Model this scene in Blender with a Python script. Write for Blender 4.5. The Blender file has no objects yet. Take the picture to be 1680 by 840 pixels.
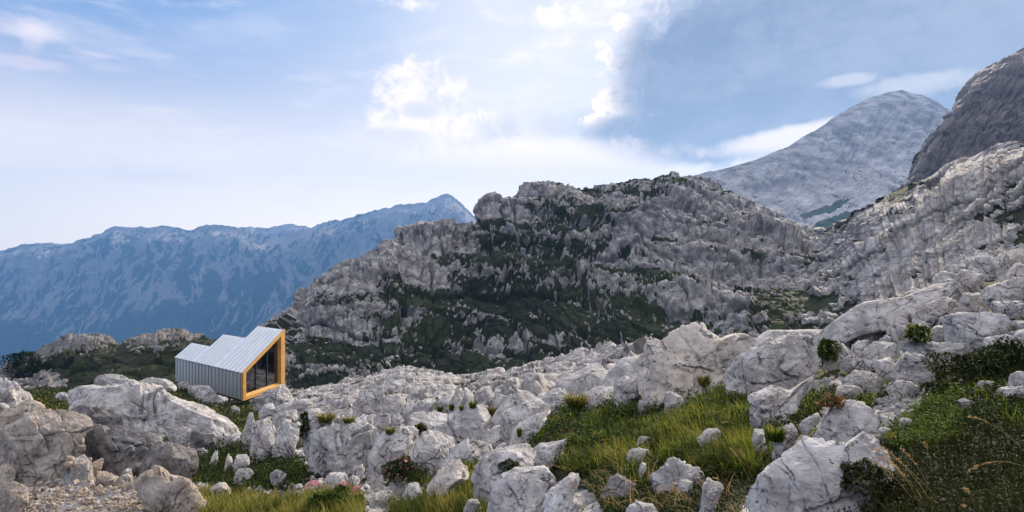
import bpy, math, random
import numpy as np
from concurrent.futures import ThreadPoolExecutor
from mathutils import Vector

# ------------------------------------------------------------------ basics
F, CX, CY = 933.0, 840.0, 420.0          # focal length and centre of the photograph in its own pixels
f32 = np.float32
scene = bpy.context.scene
COL = scene.collection
rng = np.random.default_rng(7)
R = math.radians

def ray(u, v):
    u = np.asarray(u, dtype=np.float64); v = np.asarray(v, dtype=np.float64)
    return np.stack([(u - CX) / F, np.ones_like(u * v), (CY - v) / F * np.ones_like(u)], -1)

def tag(o, label=None, cat=None, group=None, kind=None):
    if label: o['label'] = label
    if cat: o['category'] = cat
    if group: o['group'] = group
    if kind: o['kind'] = kind
    return o

def empty(name, loc):
    o = bpy.data.objects.new(name, None); COL.objects.link(o); o.location = loc
    return o

def mesh_obj(name, verts, faces, mat=None, parent=None, attrs=None, smooth=True, origin=None):
    """faces: list of (n,k) integer arrays"""
    verts = np.asarray(verts, dtype=f32)
    if origin is not None:
        verts = verts - np.asarray(origin, dtype=f32)
    me = bpy.data.meshes.new(name)
    me.vertices.add(len(verts)); me.vertices.foreach_set('co', verts.ravel())
    if not isinstance(faces, (list, tuple)): faces = [faces]
    loops = np.concatenate([np.asarray(f).ravel() for f in faces]).astype(np.int32)
    sizes = np.concatenate([np.full(len(f), f.shape[1], np.int32) for f in faces])
    starts = np.concatenate([[0], np.cumsum(sizes)[:-1]]).astype(np.int32)
    me.loops.add(len(loops)); me.loops.foreach_set('vertex_index', loops)
    me.polygons.add(len(sizes)); me.polygons.foreach_set('loop_start', starts)
    me.polygons.foreach_set('use_smooth', np.full(len(sizes), bool(smooth)))
    me.update(calc_edges=True)
    for k, a in (attrs or {}).items():
        at = me.attributes.new(k, 'FLOAT', 'POINT'); at.data.foreach_set('value', np.asarray(a, dtype=f32).ravel())
    if mat: me.materials.append(mat)
    o = bpy.data.objects.new(name, me); COL.objects.link(o)
    if origin is not None: o.location = origin
    if parent is not None:
        o.parent = parent
        pw = Vector((0, 0, 0)); q = parent
        while q is not None: pw += q.location; q = q.parent
        o.location = (Vector(origin) if origin is not None else Vector((0, 0, 0))) - pw
    return o

# ------------------------------------------------------------------ noise
_pr = np.random.default_rng(11)
PERM = np.concatenate([_pr.permutation(256)] * 3).astype(np.int32)
_g = _pr.normal(size=(256, 3)); GRAD = (_g / np.linalg.norm(_g, axis=1)[:, None] * 1.5).astype(f32)
JIT = _pr.uniform(0.08, 0.92, (256, 3)).astype(f32)
CELL = _pr.uniform(-1, 1, (256, 4)).astype(f32)
POOL = ThreadPoolExecutor(4)

def par(fn, P, *a, chunk=40000):
    P = np.ascontiguousarray(P, dtype=f32)
    ch = [P[i:i + chunk] for i in range(0, len(P), chunk)]
    res = list(POOL.map(lambda c: fn(c, *a), ch))
    if isinstance(res[0], tuple):
        return tuple(np.concatenate(x) for x in zip(*res))
    return np.concatenate(res)

def _h(ix, iy, iz):
    return PERM[PERM[PERM[ix & 255] + (iy & 255)] + (iz & 255)]

def _perlin(p):
    i = np.floor(p).astype(np.int32); f = p - i
    w = f * f * f * (f * (f * 6 - 15) + 10)
    out = np.zeros(len(p), f32)
    for dx in (0, 1):
        wx = w[:, 0] if dx else 1 - w[:, 0]
        for dy in (0, 1):
            wy = wx * (w[:, 1] if dy else 1 - w[:, 1])
            for dz in (0, 1):
                g = GRAD[_h(i[:, 0] + dx, i[:, 1] + dy, i[:, 2] + dz)]
                d = g[:, 0] * (f[:, 0] - dx) + g[:, 1] * (f[:, 1] - dy) + g[:, 2] * (f[:, 2] - dz)
                out += wy * (w[:, 2] if dz else 1 - w[:, 2]) * d
    return out

def _fbm(p, oct, gain, ridged):
    a = 1.0; out = np.zeros(len(p), f32); s = 0
    for k in range(oct):
        n = _perlin(p + f32(17.3 * k))
        if ridged: n = 1 - 2 * np.abs(n)
        out += a * n; s += a; a *= gain; p = p * f32(2.03)
    return out / s

def uvnoise(U, V, ang, along, across, oct=5, gain=.6, ridged=False, off=0.0):
    """noise drawn out along a direction of the face (ang degrees up to the right), sizes in picture pixels"""
    c, s_ = np.cos(np.radians(ang)), np.sin(np.radians(ang)); y = -V
    q = np.stack([(U * c + y * s_) / along, (-U * s_ + y * c) / across, np.zeros_like(U) + off], -1)
    return par(_fbm, q, oct, gain, ridged)

def fbm(P, scale, oct=4, gain=.5, ridged=False, off=0.0):
    """scale = size in metres of the largest lumps (scalar or 3 values)"""
    return par(_fbm, np.asarray(P, dtype=f32) / np.asarray(scale, f32) + f32(off), oct, gain, ridged)

def _voro(p):
    i = np.floor(p).astype(np.int32); f = p - i
    F1 = np.full(len(p), 9, f32); F2 = np.full(len(p), 9, f32)
    hid = np.zeros(len(p), np.int32); vec = np.zeros_like(p)
    for dx in (-1, 0, 1):
        for dy in (-1, 0, 1):
            for dz in (-1, 0, 1):
                h = _h(i[:, 0] + dx, i[:, 1] + dy, i[:, 2] + dz)
                d = f - (JIT[h] + np.array([dx, dy, dz], f32))
                q = np.einsum('ij,ij->i', d, d)
                c = q < F1
                F2 = np.where(c, F1, np.minimum(F2, q))
                F1 = np.where(c, q, F1); hid = np.where(c, h, hid)
                vec[c] = d[c]
    return np.sqrt(F1), np.sqrt(F2), hid, vec

def facets(P, scale, off=0.0, tilt=.8):
    """broken-rock relief: every cell its own tilted plane. Returns height (about -1..1), edge distance, cell value"""
    F1, F2, h, vec = par(_voro, np.asarray(P, dtype=f32) / np.asarray(scale, f32) + f32(off))
    c = CELL[h]
    return c[:, 3] * .55 + tilt * np.einsum('ij,ij->i', c[:, :3], vec), F2 - F1, c[:, 0]

def _joints(q, n, sp):
    t = q @ n / sp + f32(.35) * _fbm(q / f32(sp * 2.2) + f32(3.1), 3, .5, False)
    i = np.floor(t).astype(np.int32); f = t - i
    def jt(k): return CELL[PERM[k & 255], 1] * f32(.33)
    b0 = jt(i); b1 = 1 + jt(i + 1)
    c = i - (f < b0) + (f > b1)
    return CELL[PERM[(c + 91) & 255], 2], np.minimum(np.abs(f - b0), np.abs(f - b1))
def joints(P, n, spacing, off=0.0):
    """a set of roughly parallel fractures: value of the sheet between two of them, distance to the nearest (in spacings)"""
    n = np.array(n, f32); n = n / np.linalg.norm(n)
    return par(_joints, np.asarray(P, dtype=f32) + f32(off), n, f32(spacing))

def sst(a, b, x):
    t = np.clip((x - a) / (b - a), 0, 1); return t * t * (3 - 2 * t)

def rotm(ax, ay, az):
    cx, sx, cy, sy, cz, sz = math.cos(ax), math.sin(ax), math.cos(ay), math.sin(ay), math.cos(az), math.sin(az)
    return (np.array([[cz, -sz, 0], [sz, cz, 0], [0, 0, 1]]) @ np.array([[cy, 0, sy], [0, 1, 0], [-sy, 0, cy]])
            @ np.array([[1, 0, 0], [0, cx, -sx], [0, sx, cx]])).astype(f32)

class TPS:
    """smooth interpolation of scattered control values over the picture plane"""
    def __init__(s, pts, lam=1e-3, sc=400.0):
        p = np.array(pts, float); s.xy = p[:, :2] / sc; s.sc = sc; n = len(p)
        K = s.k(s.xy, s.xy) + lam * np.eye(n); Pm = np.c_[np.ones(n), s.xy]
        A = np.block([[K, Pm], [Pm.T, np.zeros((3, 3))]])
        s.c = np.linalg.solve(A, np.r_[p[:, 2], 0, 0, 0])
    @staticmethod
    def k(a, b):
        r2 = ((a[:, None, :] - b[None]) ** 2).sum(-1)
        return .5 * r2 * np.log(r2 + 1e-12)
    def __call__(s, u, v):
        u, v = np.broadcast_arrays(np.asarray(u, float), np.asarray(v, float))
        q = np.c_[u.ravel(), v.ravel()] / s.sc
        def one(x): return s.k(x, s.xy) @ s.c[:-3] + s.c[-3] + x @ s.c[-2:]
        return np.concatenate(list(POOL.map(one, np.array_split(q, max(1, len(q) // 20000))))).reshape(u.shape)

def coarse(fn, u0, u1, v0, v1, U, V, n=160):
    """evaluate fn on a coarse grid and look it up bilinearly"""
    gu = np.linspace(u0, u1, n); gv = np.linspace(v0, v1, n)
    T = fn(*np.meshgrid(gu, gv))
    x = np.clip((U - u0) / (u1 - u0) * (n - 1), 0, n - 1.001); y = np.clip((V - v0) / (v1 - v0) * (n - 1), 0, n - 1.001)
    i = x.astype(int); j = y.astype(int); fx = x - i; fy = y - j
    return (T[j, i] * (1 - fx) + T[j, i + 1] * fx) * (1 - fy) + (T[j + 1, i] * (1 - fx) + T[j + 1, i + 1] * fx) * fy

def poly_sdf(poly, U, V):
    """signed distance in picture pixels, positive inside"""
    shp = U.shape; p = np.c_[U.ravel(), V.ravel()].astype(f32); poly = np.array(poly, f32)
    d = np.full(len(p), 1e9, f32); ins = np.zeros(len(p), bool)
    for a, b in zip(poly, np.roll(poly, -1, 0)):
        e = b - a; w = p - a
        t = np.clip((w @ e) / max(float(e @ e), 1e-6), 0, 1)
        r = w - t[:, None] * e; d = np.minimum(d, np.einsum('ij,ij->i', r, r))
        c = (a[1] > p[:, 1]) != (b[1] > p[:, 1])
        ins ^= c & (p[:, 0] < (b[0] - a[0]) * (p[:, 1] - a[1]) / (b[1] - a[1] + 1e-9) + a[0])
    return (np.sqrt(d) * np.where(ins, 1, -1)).reshape(shp)

# ------------------------------------------------------------------ materials
def new_mat(name):
    m = bpy.data.materials.new(name); m.use_nodes = True; nt = m.node_tree; nt.nodes.clear()
    out = nt.nodes.new('ShaderNodeOutputMaterial'); b = nt.nodes.new('ShaderNodeBsdfPrincipled')
    nt.links.new(b.outputs[0], out.inputs[0])
    return m, nt, b

class N:
    """tiny helper to write node trees"""
    def __init__(s, nt): s.nt = nt
    def put(s, sock, v):
        if hasattr(v, 'is_output') or isinstance(v, bpy.types.NodeSocket): s.nt.links.new(v, sock)
        else:
            if sock.type == 'RGBA' and len(v) == 3: v = (*v, 1)
            sock.default_value = v
    def math(s, op, a, b=0.0, c=None, clamp=False):
        n = s.nt.nodes.new('ShaderNodeMath'); n.operation = op; n.use_clamp = clamp
        s.put(n.inputs[0], a); s.put(n.inputs[1], b)
        if c is not None: s.put(n.inputs[2], c)
        return n.outputs[0]
    def add(s, a, b): return s.math('ADD', a, b)
    def sub(s, a, b): return s.math('SUBTRACT', a, b)
    def mul(s, a, b): return s.math('MULTIPLY', a, b)
    def step(s, x, a, b, lo=0.0, hi=1.0):
        n = s.nt.nodes.new('ShaderNodeMapRange'); n.interpolation_type = 'SMOOTHSTEP'
        s.put(n.inputs[0], x); s.put(n.inputs[1], a); s.put(n.inputs[2], b); s.put(n.inputs[3], lo); s.put(n.inputs[4], hi)
        return n.outputs[0]
    def mix(s, f, a, b, mode='MIX'):
        n = s.nt.nodes.new('ShaderNodeMix'); n.data_type = 'RGBA'; n.blend_type = mode
        s.put(n.inputs[0], f); s.put(n.inputs[6], a); s.put(n.inputs[7], b); return n.outputs[2]
    def noise(s, vec, scale, detail=4.0, rough=.55, dist=0.0):
        n = s.nt.nodes.new('ShaderNodeTexNoise'); s.put(n.inputs['Vector'], vec)
        n.inputs['Scale'].default_value = scale; n.inputs['Detail'].default_value = detail
        n.inputs['Roughness'].default_value = rough; n.inputs['Distortion'].default_value = dist
        return n.outputs[0]
    def mapping(s, vec, scale=(1, 1, 1), rot=(0, 0, 0)):
        n = s.nt.nodes.new('ShaderNodeMapping'); s.put(n.inputs[0], vec)
        n.inputs['Rotation'].default_value = rot; n.inputs['Scale'].default_value = scale; return n.outputs[0]
    def attr(s, name):
        n = s.nt.nodes.new('ShaderNodeAttribute'); n.attribute_name = name; return n.outputs['Fac']
    def coords(s):
        g = s.nt.nodes.new('ShaderNodeNewGeometry'); return g.outputs['Position']
    def vadd(s, a, b):
        n = s.nt.nodes.new('ShaderNodeVectorMath'); n.operation = 'ADD'; s.put(n.inputs[0], a); s.put(n.inputs[1], b); return n.outputs[0]
    def bump(s, h, strength, dist):
        n = s.nt.nodes.new('ShaderNodeBump'); s.put(n.inputs['Height'], h)
        n.inputs['Strength'].default_value = strength; n.inputs['Distance'].default_value = dist; return n.outputs[0]

def rock_material(name, unit, light=(.46, .45, .46), dark=(.17, .165, .17), warm=(.42, .36, .30), warm_amt=.35,
                  veg=(.035, .045, .012), veg2=(.016, .022, .008), soil_shade=(.05, .045, .035), stain=.5, bump=.6, fissure=.9):
    """limestone with lichen stains and ochre patches; attribute rock = 0 where plants cover it, crack = 1 where earth and painted shade darken joints and recesses"""
    m, nt, b = new_mat(name); n = N(nt); P = n.coords()
    k = 1.0 / unit
    big = n.noise(P, .35 * k, 5, .6); mid = n.noise(P, 2.2 * k, 6, .62); fine = n.noise(P, 11 * k, 5, .65)
    streak = n.noise(n.mapping(P, (3 * k, 3 * k, .55 * k), (R(14), R(-18), 0)), 1.6, 5, .65)
    spots = n.noise(P, 5.5 * k, 3, .7, .6)
    c = n.mix(n.step(mid, .33, .70), dark, light)
    c = n.mix(n.mul(n.step(big, .45, .68), warm_amt), c, warm)
    c = n.mix(n.mul(n.step(streak, .52, .70), stain), c, dark)
    c = n.mix(n.mul(n.step(spots, .62, .74), stain * .8), c, tuple(x * .62 for x in dark))
    c = n.mix(n.mul(n.step(fine, .50, .72), .45), c, tuple(min(.6, x * 1.16) for x in light))
    c = n.mix(n.mul(n.attr('crack'), n.step(n.noise(P, 1.7 * k, 4, .6), .38, .62, .15, .85)), c, soil_shade)  # earth colour in joints and recesses, with their shade painted in
    # thin dark fissures and a finer net of them, broken along their length
    def fiss(sc_, w, gate): return n.mul(n.step(n.math('ABSOLUTE', n.sub(n.noise(n.mapping(P, (1.25, 1.25, .8)), sc_ * k, 3, .55, .35), .5)), w, w * .25), n.step(n.noise(P, sc_ * .8 * k, 3, .6), gate, gate + .08))
    fs = n.math('MAXIMUM', n.mul(fiss(1.1, .010, .50), .85), n.mul(fiss(3.4, .014, .52), .7))
    c = n.mix(n.mul(fs, fissure), c, (.035, .032, .03))
    pit = n.mul(n.step(n.noise(P, 17 * k, 2, .6), .66, .74), .55); c = n.mix(n.mul(pit, fissure), c, tuple(x * .4 for x in dark))
    vn = n.noise(P, 3.0 * k, 6, .7); vb = n.noise(P, .22 * k, 3, .5)
    vc = n.mix(n.step(n.add(n.mul(vn, .6), n.mul(vb, .4)), .38, .62), veg2, veg)
    rk = n.attr('rock')
    edge = n.step(n.add(rk, n.mul(n.sub(n.noise(P, 9 * k, 4, .7), .5), .7)), .38, .56)
    nt.links.new(n.mix(edge, vc, c), b.inputs['Base Color'])
    b.inputs['Roughness'].default_value = .88; b.inputs['Specular IOR Level'].default_value = .25
    hgt = n.sub(n.add(n.add(n.mul(mid, .6), n.mul(fine, .30)), n.mul(n.noise(P, 40 * k, 3, .6), .10)), n.mul(fs, .5))
    nt.links.new(n.bump(hgt, bump, .12 * unit), b.inputs['Normal'])
    return m

def leaf_material(name, a, b_, tip=None, trans=.35, rough=.75):
    m, nt, b = new_mat(name); n = N(nt)
    t = n.attr('tint')
    c = n.mix(t, a, b_)
    if tip: c = n.mix(n.mul(n.step(n.attr('along'), .25, 1.0), n.step(t, .35, .9)), c, tip)
    nt.links.new(c, b.inputs['Base Color']); b.inputs['Roughness'].default_value = rough
    b.inputs['Specular IOR Level'].default_value = .08
    tr = nt.nodes.new('ShaderNodeBsdfTranslucent'); nt.links.new(c, tr.inputs[0])
    mx = nt.nodes.new('ShaderNodeMixShader'); mx.inputs[0].default_value = trans
    out = [x for x in nt.nodes if x.type == 'OUTPUT_MATERIAL'][0]
    nt.links.new(b.outputs[0], mx.inputs[1]); nt.links.new(tr.outputs[0], mx.inputs[2]); nt.links.new(mx.outputs[0], out.inputs[0])
    return m

def plain(name, col, rough=.6, metal=0.0, spec=.5):
    m, nt, b = new_mat(name); b.inputs['Base Color'].default_value = (*col, 1)
    b.inputs['Roughness'].default_value = rough; b.inputs['Metallic'].default_value = metal
    b.inputs['Specular IOR Level'].default_value = spec; return m
# ------------------------------------------------------------------ terrain: shape controls (picture point -> distance ahead in metres)
NEAR = [(0,840,8),(0,760,11),(0,700,15),(0,660,24),(0,640,36),(150,840,7.5),(150,760,11),(150,690,20),(150,655,32),(150,632,46),
 (288,630,46.5),(320,840,7),(330,770,11.5),(330,700,22),(340,670,34),(399,661,40.2),(466,638,44.5),(480,840,6.2),(480,770,10),(480,700,18),
 (500,650,34),(600,840,5.6),(600,760,9.5),(600,700,15),(640,640,27),(660,606,39),(750,840,5),(750,750,9),(750,690,14),(760,640,24),
 (780,612,33),(900,840,4.3),(900,750,7.2),(900,690,10.5),(930,640,17),(900,600,28),(980,572,29),(1050,840,3.8),(1050,750,5.8),
 (1080,650,10),(1080,600,14),(1080,560,19),(1250,840,3.2),(1250,740,4.6),(1250,660,7.2),(1250,600,10.5),(1290,548,18),(1400,840,2.8),
 (1400,740,3.9),(1400,640,6.5),(1400,560,11),(1410,508,19),(1550,840,2.5),(1550,700,3.8),(1550,600,6.5),(1550,500,12),(1560,455,19),
 (1680,840,2.2),(1680,700,3.3),(1680,560,6),(1680,470,10),(1680,410,18),(1950,840,2.0),(1950,600,4.5),(1950,420,9),(1950,330,17),
 (-280,840,9),(-280,700,15),(-280,640,34),(840,1150,2.6),(100,1150,4.5),(1680,1150,1.35)]
near_w = TPS([(u, v, 1.0 / d) for u, v, d in NEAR], 2e-4)
def near_depth(u, v): return 1.0 / np.maximum(near_w(u, v), .012)

HILL = [(440,545,122),(470,640,100),(500,470,124),(560,600,105),(560,440,130),(640,620,100),(660,400,150),(700,500,122),(790,370,160),
 (790,330,170),(850,615,105),(850,480,135),(900,290,185),(880,400,152),(1000,575,105),(1000,450,140),(1000,380,162),(1000,300,190),
 (1100,545,103),(1100,430,140),(1100,350,170),(1100,284,196),(1200,540,98),(1200,450,132),(1200,380,170),(1180,300,212),(1300,520,88),
 (1300,450,120),(1300,400,158),(1340,385,190),(1400,505,74),(1400,450,86),(1400,380,105),(1400,345,118),(1520,470,61),(1520,400,71),
 (1520,300,88),(1680,420,46),(1680,330,56),(1680,240,68),(1930,340,36),(1930,120,60),(300,560,118),(300,650,102),(800,720,85),(1400,620,52)]
hill_w = TPS([(u, v, 1.0 / d) for u, v, d in HILL], 5e-4)
def hill_depth(u, v): return 1.0 / np.maximum(hill_w(u, v), .0028)

NEAR_CREST = [(-300,640),(0,641),(60,640),(150,634),(210,628),(300,632),(400,640),(470,640),(500,642),(540,632),(570,624),(600,618),(640,606),(670,604),(700,611),
 (760,612),(800,611),(850,611),(880,601),(905,594),(940,584),(960,576),(990,569),(1015,566),(1060,560),(1130,557),(1200,560),(1250,557),(1290,548),
 (1340,546),(1370,532),(1400,510),(1450,496),(1500,478),(1550,458),(1600,436),(1640,424),(1680,411),(1950,345)]
HILL_CREST = [(300,700),(350,640),(400,580),(430,545),(450,525),(470,505),(490,478),(515,455),(545,440),(600,432),(635,415),(665,385),(700,374),(740,370),
 (778,371),(786,345),(800,327),(840,315),(860,305),(890,290),(920,292),(950,297),(975,300),(1010,295),(1040,288),(1080,281),(1110,282),(1150,290),
 (1180,297),(1215,315),(1250,337),(1290,355),(1320,370),(1345,380),(1365,368),(1390,350),(1420,332),(1450,315),(1490,298),(1520,288),(1560,270),
 (1600,255),(1640,240),(1680,232),(1960,135)]
KNOLL_CREST = [(-300,680),(-100,625),(0,608),(40,590),(70,576),(90,562),(110,550),(150,545),(190,560),(230,549),(290,544),(350,551),(400,564),(450,600),(500,680)]
CLIFF_CREST = [(1440,340),(1470,318),(1490,298),(1505,270),(1530,230),(1550,200),(1570,170),(1585,148),(1600,130),(1620,112),(1650,94),(1680,78),(1960,-40)]
PEAK_CREST = [(1040,330),(1100,300),(1155,284),(1200,274),(1240,262),(1290,240),(1340,213),(1370,192),(1400,174),(1440,156),(1480,149),(1510,155),(1535,166),(1555,180),(1600,215),(1700,270),(1900,330)]
RANGE_CREST = [(-300,452),(-100,425),(0,412),(60,404),(120,402),(145,392),(165,384),(190,374),(215,374),(240,377),(270,373),(290,373),(310,381),(330,374),(350,370),(385,377),
 (410,386),(440,392),(470,389),(500,378),(540,366),(600,352),(650,340),(700,335),(712,327),(722,322),(735,320),(748,328),(765,345),(785,362),(830,392),(900,440),(1000,500)]
FAR_CREST = [(300,402),(360,384),(385,376),(400,375),(420,376),(440,377),(455,374),(475,371),(500,372),(520,380),(560,400),(620,430)]

def prof(pts):
    p = np.array(pts, float); return lambda u: np.interp(u, p[:, 0], p[:, 1])

def layer(crest, bottom, u0, u1, du, rows, depth, back, backslope, nback, disp, crestround=.1, rough=None, tdist=None):
    """a hillside as a sheet of points: from its foot up to its skyline and down its far side"""
    us = np.arange(u0, u1 + du, du); t = np.linspace(0, 1, rows) ** .92 if tdist is None else tdist
    cv = prof(crest)(us)
    if rough: # natural unevenness of the skyline
        q = np.c_[us / rough[0], np.full_like(us, 3.3), np.full_like(us, 1.7)]
        cv = cv + rough[1] * par(_fbm, q, 5, .6, False)
    bv = np.maximum(bottom(us), cv + 12)
    V = bv[None] + (cv - bv)[None] * t[:, None]; U = np.broadcast_to(us, V.shape)
    D = coarse(depth, u0, u1, V.min(), V.max(), U, V)
    D = D * (1 + crestround * sst(.82, 1.0, t)[:, None] ** 2)
    P = ray(U, V) * D[..., None]
    C = P[-1]; dxy = C * [1, 1, 0]; dxy /= np.linalg.norm(dxy, axis=1)[:, None]
    s = (np.geomspace(1, 60, nback) / 60 * back)[:, None, None]
    Bk = C[None] + dxy[None] * s; Bk[..., 2] -= (s[..., 0] * backslope * sst(-.15, .5, s[..., 0] / back))
    P = np.concatenate([P, Bk]); U = np.concatenate([U, np.repeat(us[None], nback, 0)]); V = np.concatenate([V, np.repeat(cv[None], nback, 0)])
    Nn = np.cross(np.gradient(P, axis=1), np.gradient(P, axis=0)); Nn /= np.linalg.norm(Nn, axis=2)[..., None] + 1e-9
    global STEP
    STEP = np.linalg.norm(np.gradient(P, axis=0), axis=2).ravel()
    h, attrs = disp(P.reshape(-1, 3), Nn.reshape(-1, 3), U.ravel(), V.ravel())
    P2 = (P.reshape(-1, 3) + (Nn.reshape(-1, 3) * h[:, None] if h.ndim == 1 else h)).reshape(P.shape)
    nr, nc = U.shape
    i = np.arange(nr * nc).reshape(nr, nc)
    fc = np.stack([i[:-1, :-1], i[:-1, 1:], i[1:, 1:], i[1:, :-1]], -1).reshape(-1, 4)
    return dict(P=P2, N=Nn, U=U, V=V, faces=fc, attrs=attrs, us=us, rows=rows)

def Z(fr, pts):
    ox, oy, s = {1:(0,600,3.5),2:(300,600,3.5),3:(600,600,3.5),4:(860,600,3.5),5:(1140,600,3.5),6:(1400,600,3.5),7:(1020,520,4.941),8:(1340,400,3.5),0:(0,0,1)}[fr]
    return [(ox + x / s, oy + y / s) for x, y in pts]

# patches of turf on the near ground (outlines on the ground, in picture pixels)
TURF = [
 [(868,718),(905,690),(930,662),(1000,658),(1050,645),(1110,652),(1150,640),(1200,632),(1232,655),(1228,700),(1240,770),(1215,850),(1000,850),(975,800),(940,770),(900,752),(872,742)],
 [(1455,700),(1510,668),(1560,640),(1600,625),(1690,615),(1960,560),(1960,1160),(1300,1160),(1330,800),(1390,775),(1470,760),(1460,730)],
 [(1520,590),(1580,575),(1690,560),(1960,500),(1960,600),(1690,625),(1600,640),(1520,620)],
 [(325,800),(380,795),(450,810),(590,800),(600,860),(330,860)],
 [(640,830),(690,812),(740,772),(785,758),(782,790),(800,850),(640,860)],
 [(385,655),(430,642),(425,690),(380,716),(368,700),(380,680)],
 [(232,640),(280,628),(372,664),(390,672),(360,690),(300,668),(240,655)],
 [(30,648),(60,636),(108,640),(122,668),(80,690),(20,690)],
 [(100,640),(140,636),(210,640),(220,650),(130,652)],
 [(300,780),(330,740),(362,700),(412,742),(470,742),(520,770),(480,792),(390,790)],
 [(1290,690),(1300,660),(1350,640),(1420,640),(1440,660),(1400,672),(1350,668),(1310,690)],
 [(1240,740),(1262,690),(1300,690),(1320,730),(1290,780),(1240,800)],
 [(640,770),(655,752),(705,760),(705,785),(660,795)],
]
QUEUE = []
def rock(fr, pts, label, m='r', **k): QUEUE.append((fr, pts, label, m, k))
# lower left: leaning boulder, scree and the long layered ledge below the shelter
rock(1, [(395,200),(480,168),(610,170),(760,160),(900,175),(1000,215),(1190,285),(1312,322),(1300,385),(1190,400),(1070,350),(1000,330),(940,390),(880,395),(820,390),(700,360),(690,300),(560,265),(440,235)], 'long flat-topped grey ledge running below the metal cabin', T=.7, lean=.9, name='rock_ledge', cat='ledge', flute=.6, power=8, ncut=5, rough=1.2)
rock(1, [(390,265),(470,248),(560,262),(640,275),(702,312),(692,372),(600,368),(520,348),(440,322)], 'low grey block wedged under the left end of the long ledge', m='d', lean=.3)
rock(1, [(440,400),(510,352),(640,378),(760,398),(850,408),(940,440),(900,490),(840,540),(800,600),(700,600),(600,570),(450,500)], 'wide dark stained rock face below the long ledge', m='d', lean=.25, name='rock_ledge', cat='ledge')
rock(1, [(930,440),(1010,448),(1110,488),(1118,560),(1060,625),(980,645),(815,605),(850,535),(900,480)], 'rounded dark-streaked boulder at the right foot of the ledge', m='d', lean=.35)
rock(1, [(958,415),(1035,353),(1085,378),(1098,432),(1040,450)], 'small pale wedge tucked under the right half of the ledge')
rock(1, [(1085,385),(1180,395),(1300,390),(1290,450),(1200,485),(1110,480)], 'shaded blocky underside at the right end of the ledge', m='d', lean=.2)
rock(1, [(1120,490),(1160,480),(1190,495),(1180,528),(1130,520)], 'pale flat stone lying in the dark hollow below the ledge', name='rock', cat='rock')
rock(1, [(-60,300),(0,290),(100,250),(170,233),(242,250),(236,300),(150,330),(100,380),(0,420),(-60,430)], 'tan blocky outcrop behind the large leaning boulder', m='w', lean=.7)
rock(1, [(-90,420),(0,405),(60,390),(150,335),(200,300),(290,280),(370,273),(420,303),(515,345),(502,392),(440,492),(420,545),(340,595),(300,622),(200,612),(80,560),(0,545),(-90,560)], 'large tan boulder leaning right with a smooth brown face', m='w', T=.9, lean=.35, rough=.9)
rock(1, [(-120,80),(0,92),(60,108),(120,140),(190,188),(182,215),(120,222),(60,232),(0,215),(-120,230)], 'weathered grey rock at the far left edge of the turf', lean=.5)
rock(1, [(-60,210),(0,215),(55,235),(60,255),(0,270),(-60,280)], 'small grey rock beneath the far left weathered rock', name='rock', cat='rock')
rock(1, [(770,640),(800,618),(880,608),(960,658),(1060,680),(1150,728),(1172,790),(1130,822),(1000,820),(920,800),(860,770),(790,710)], 'long rounded tan boulder at the right end of the loose scree', m='w', T=.8, lean=.5)
rock(1, [(410,590),(440,560),(500,525),(515,540),(500,600),(430,612)], 'upright angular slab on top of the scree below the leaning boulder', m='w', name='rock', cat='rock')
rock(1, [(500,620),(540,560),(590,530),(592,560),(560,630)], 'pointed pale shard standing on the crest of the scree', m='w', name='rock', cat='rock')
rock(1, [(530,660),(560,620),(620,620),(680,650),(640,690),(580,690)], 'squat tan block in the middle of the scree crest', m='w', name='rock', cat='rock')
rock(1, [(-20,600),(40,570),(90,590),(80,640),(20,665),(-20,660)], 'broken tan block half buried in scree at the left edge', m='w', name='rock', cat='rock')
rock(1, [(-20,720),(60,690),(150,720),(160,770),(110,830),(0,850),(-20,840)], 'dusty tan rock in the bottom left corner of the scree', m='w', name='rock', cat='rock')
rock(1, [(530,100),(570,70),(640,46),(690,55),(740,85),(782,110),(700,132),(600,128),(538,130)], 'knobbly pale outcrop on the turf left of the metal cabin', lean=.5)
rock(1, [(753,140),(800,100),(940,68),(1000,88),(1012,120),(930,138),(820,155),(760,168)], 'pale layered outcrop against the left end of the cabin wall', lean=.5)
rock(1, [(460,160),(475,138),(505,136),(516,155),(505,170),(470,172)], 'single round stone on the gravel left of the pale outcrops', name='rock', cat='rock')
rock(1, [(310,170),(360,155),(400,170),(395,195),(330,192)], 'low grey stone at the left tip of the long ledge', name='rock', cat='rock')
rock(2, [(25,130),(80,110),(150,128),(192,170),(228,207),(160,212),(90,192),(40,162)], 'grey boulder lying against the front wall of the cabin', lean=.5)
rock(2, [(-30,105),(0,95),(35,100),(45,118),(0,128),(-30,122)], 'flat stone wedged under the left front corner of the cabin', name='rock', cat='rock')
rock(2, [(275,245),(300,236),(325,250),(328,272),(290,268)], 'small white stone in the turf beside the cabin corner', name='rock', cat='rock')
rock(2, [(360,215),(440,190),(520,148),(590,128),(642,180),(640,212),(540,238),(450,247)], 'rough rubble outcrop under the glazed gable of the cabin', lean=.5, rough=1.6)
rock(2, [(438,270),(470,226),(520,223),(532,260),(500,300),(453,306)], 'smooth bluish boulder in front of the cabin gable')
rock(2, [(525,250),(620,213),(740,208),(748,245),(640,258),(538,288)], 'thin pale rock plates stepping right from the cabin', lean=.9, rough=1.3)
rock(2, [(348,400),(390,308),(407,305),(402,355),(500,308),(512,350),(430,405),(395,462),(350,466)], 'upright rock fin at the left end of the white fractured band')
rock(2, [(518,320),(560,283),(640,268),(672,270),(668,300),(600,318),(540,342)], 'flat white slab beside the square white block', lean=.8, name='rock', cat='rock')
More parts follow.
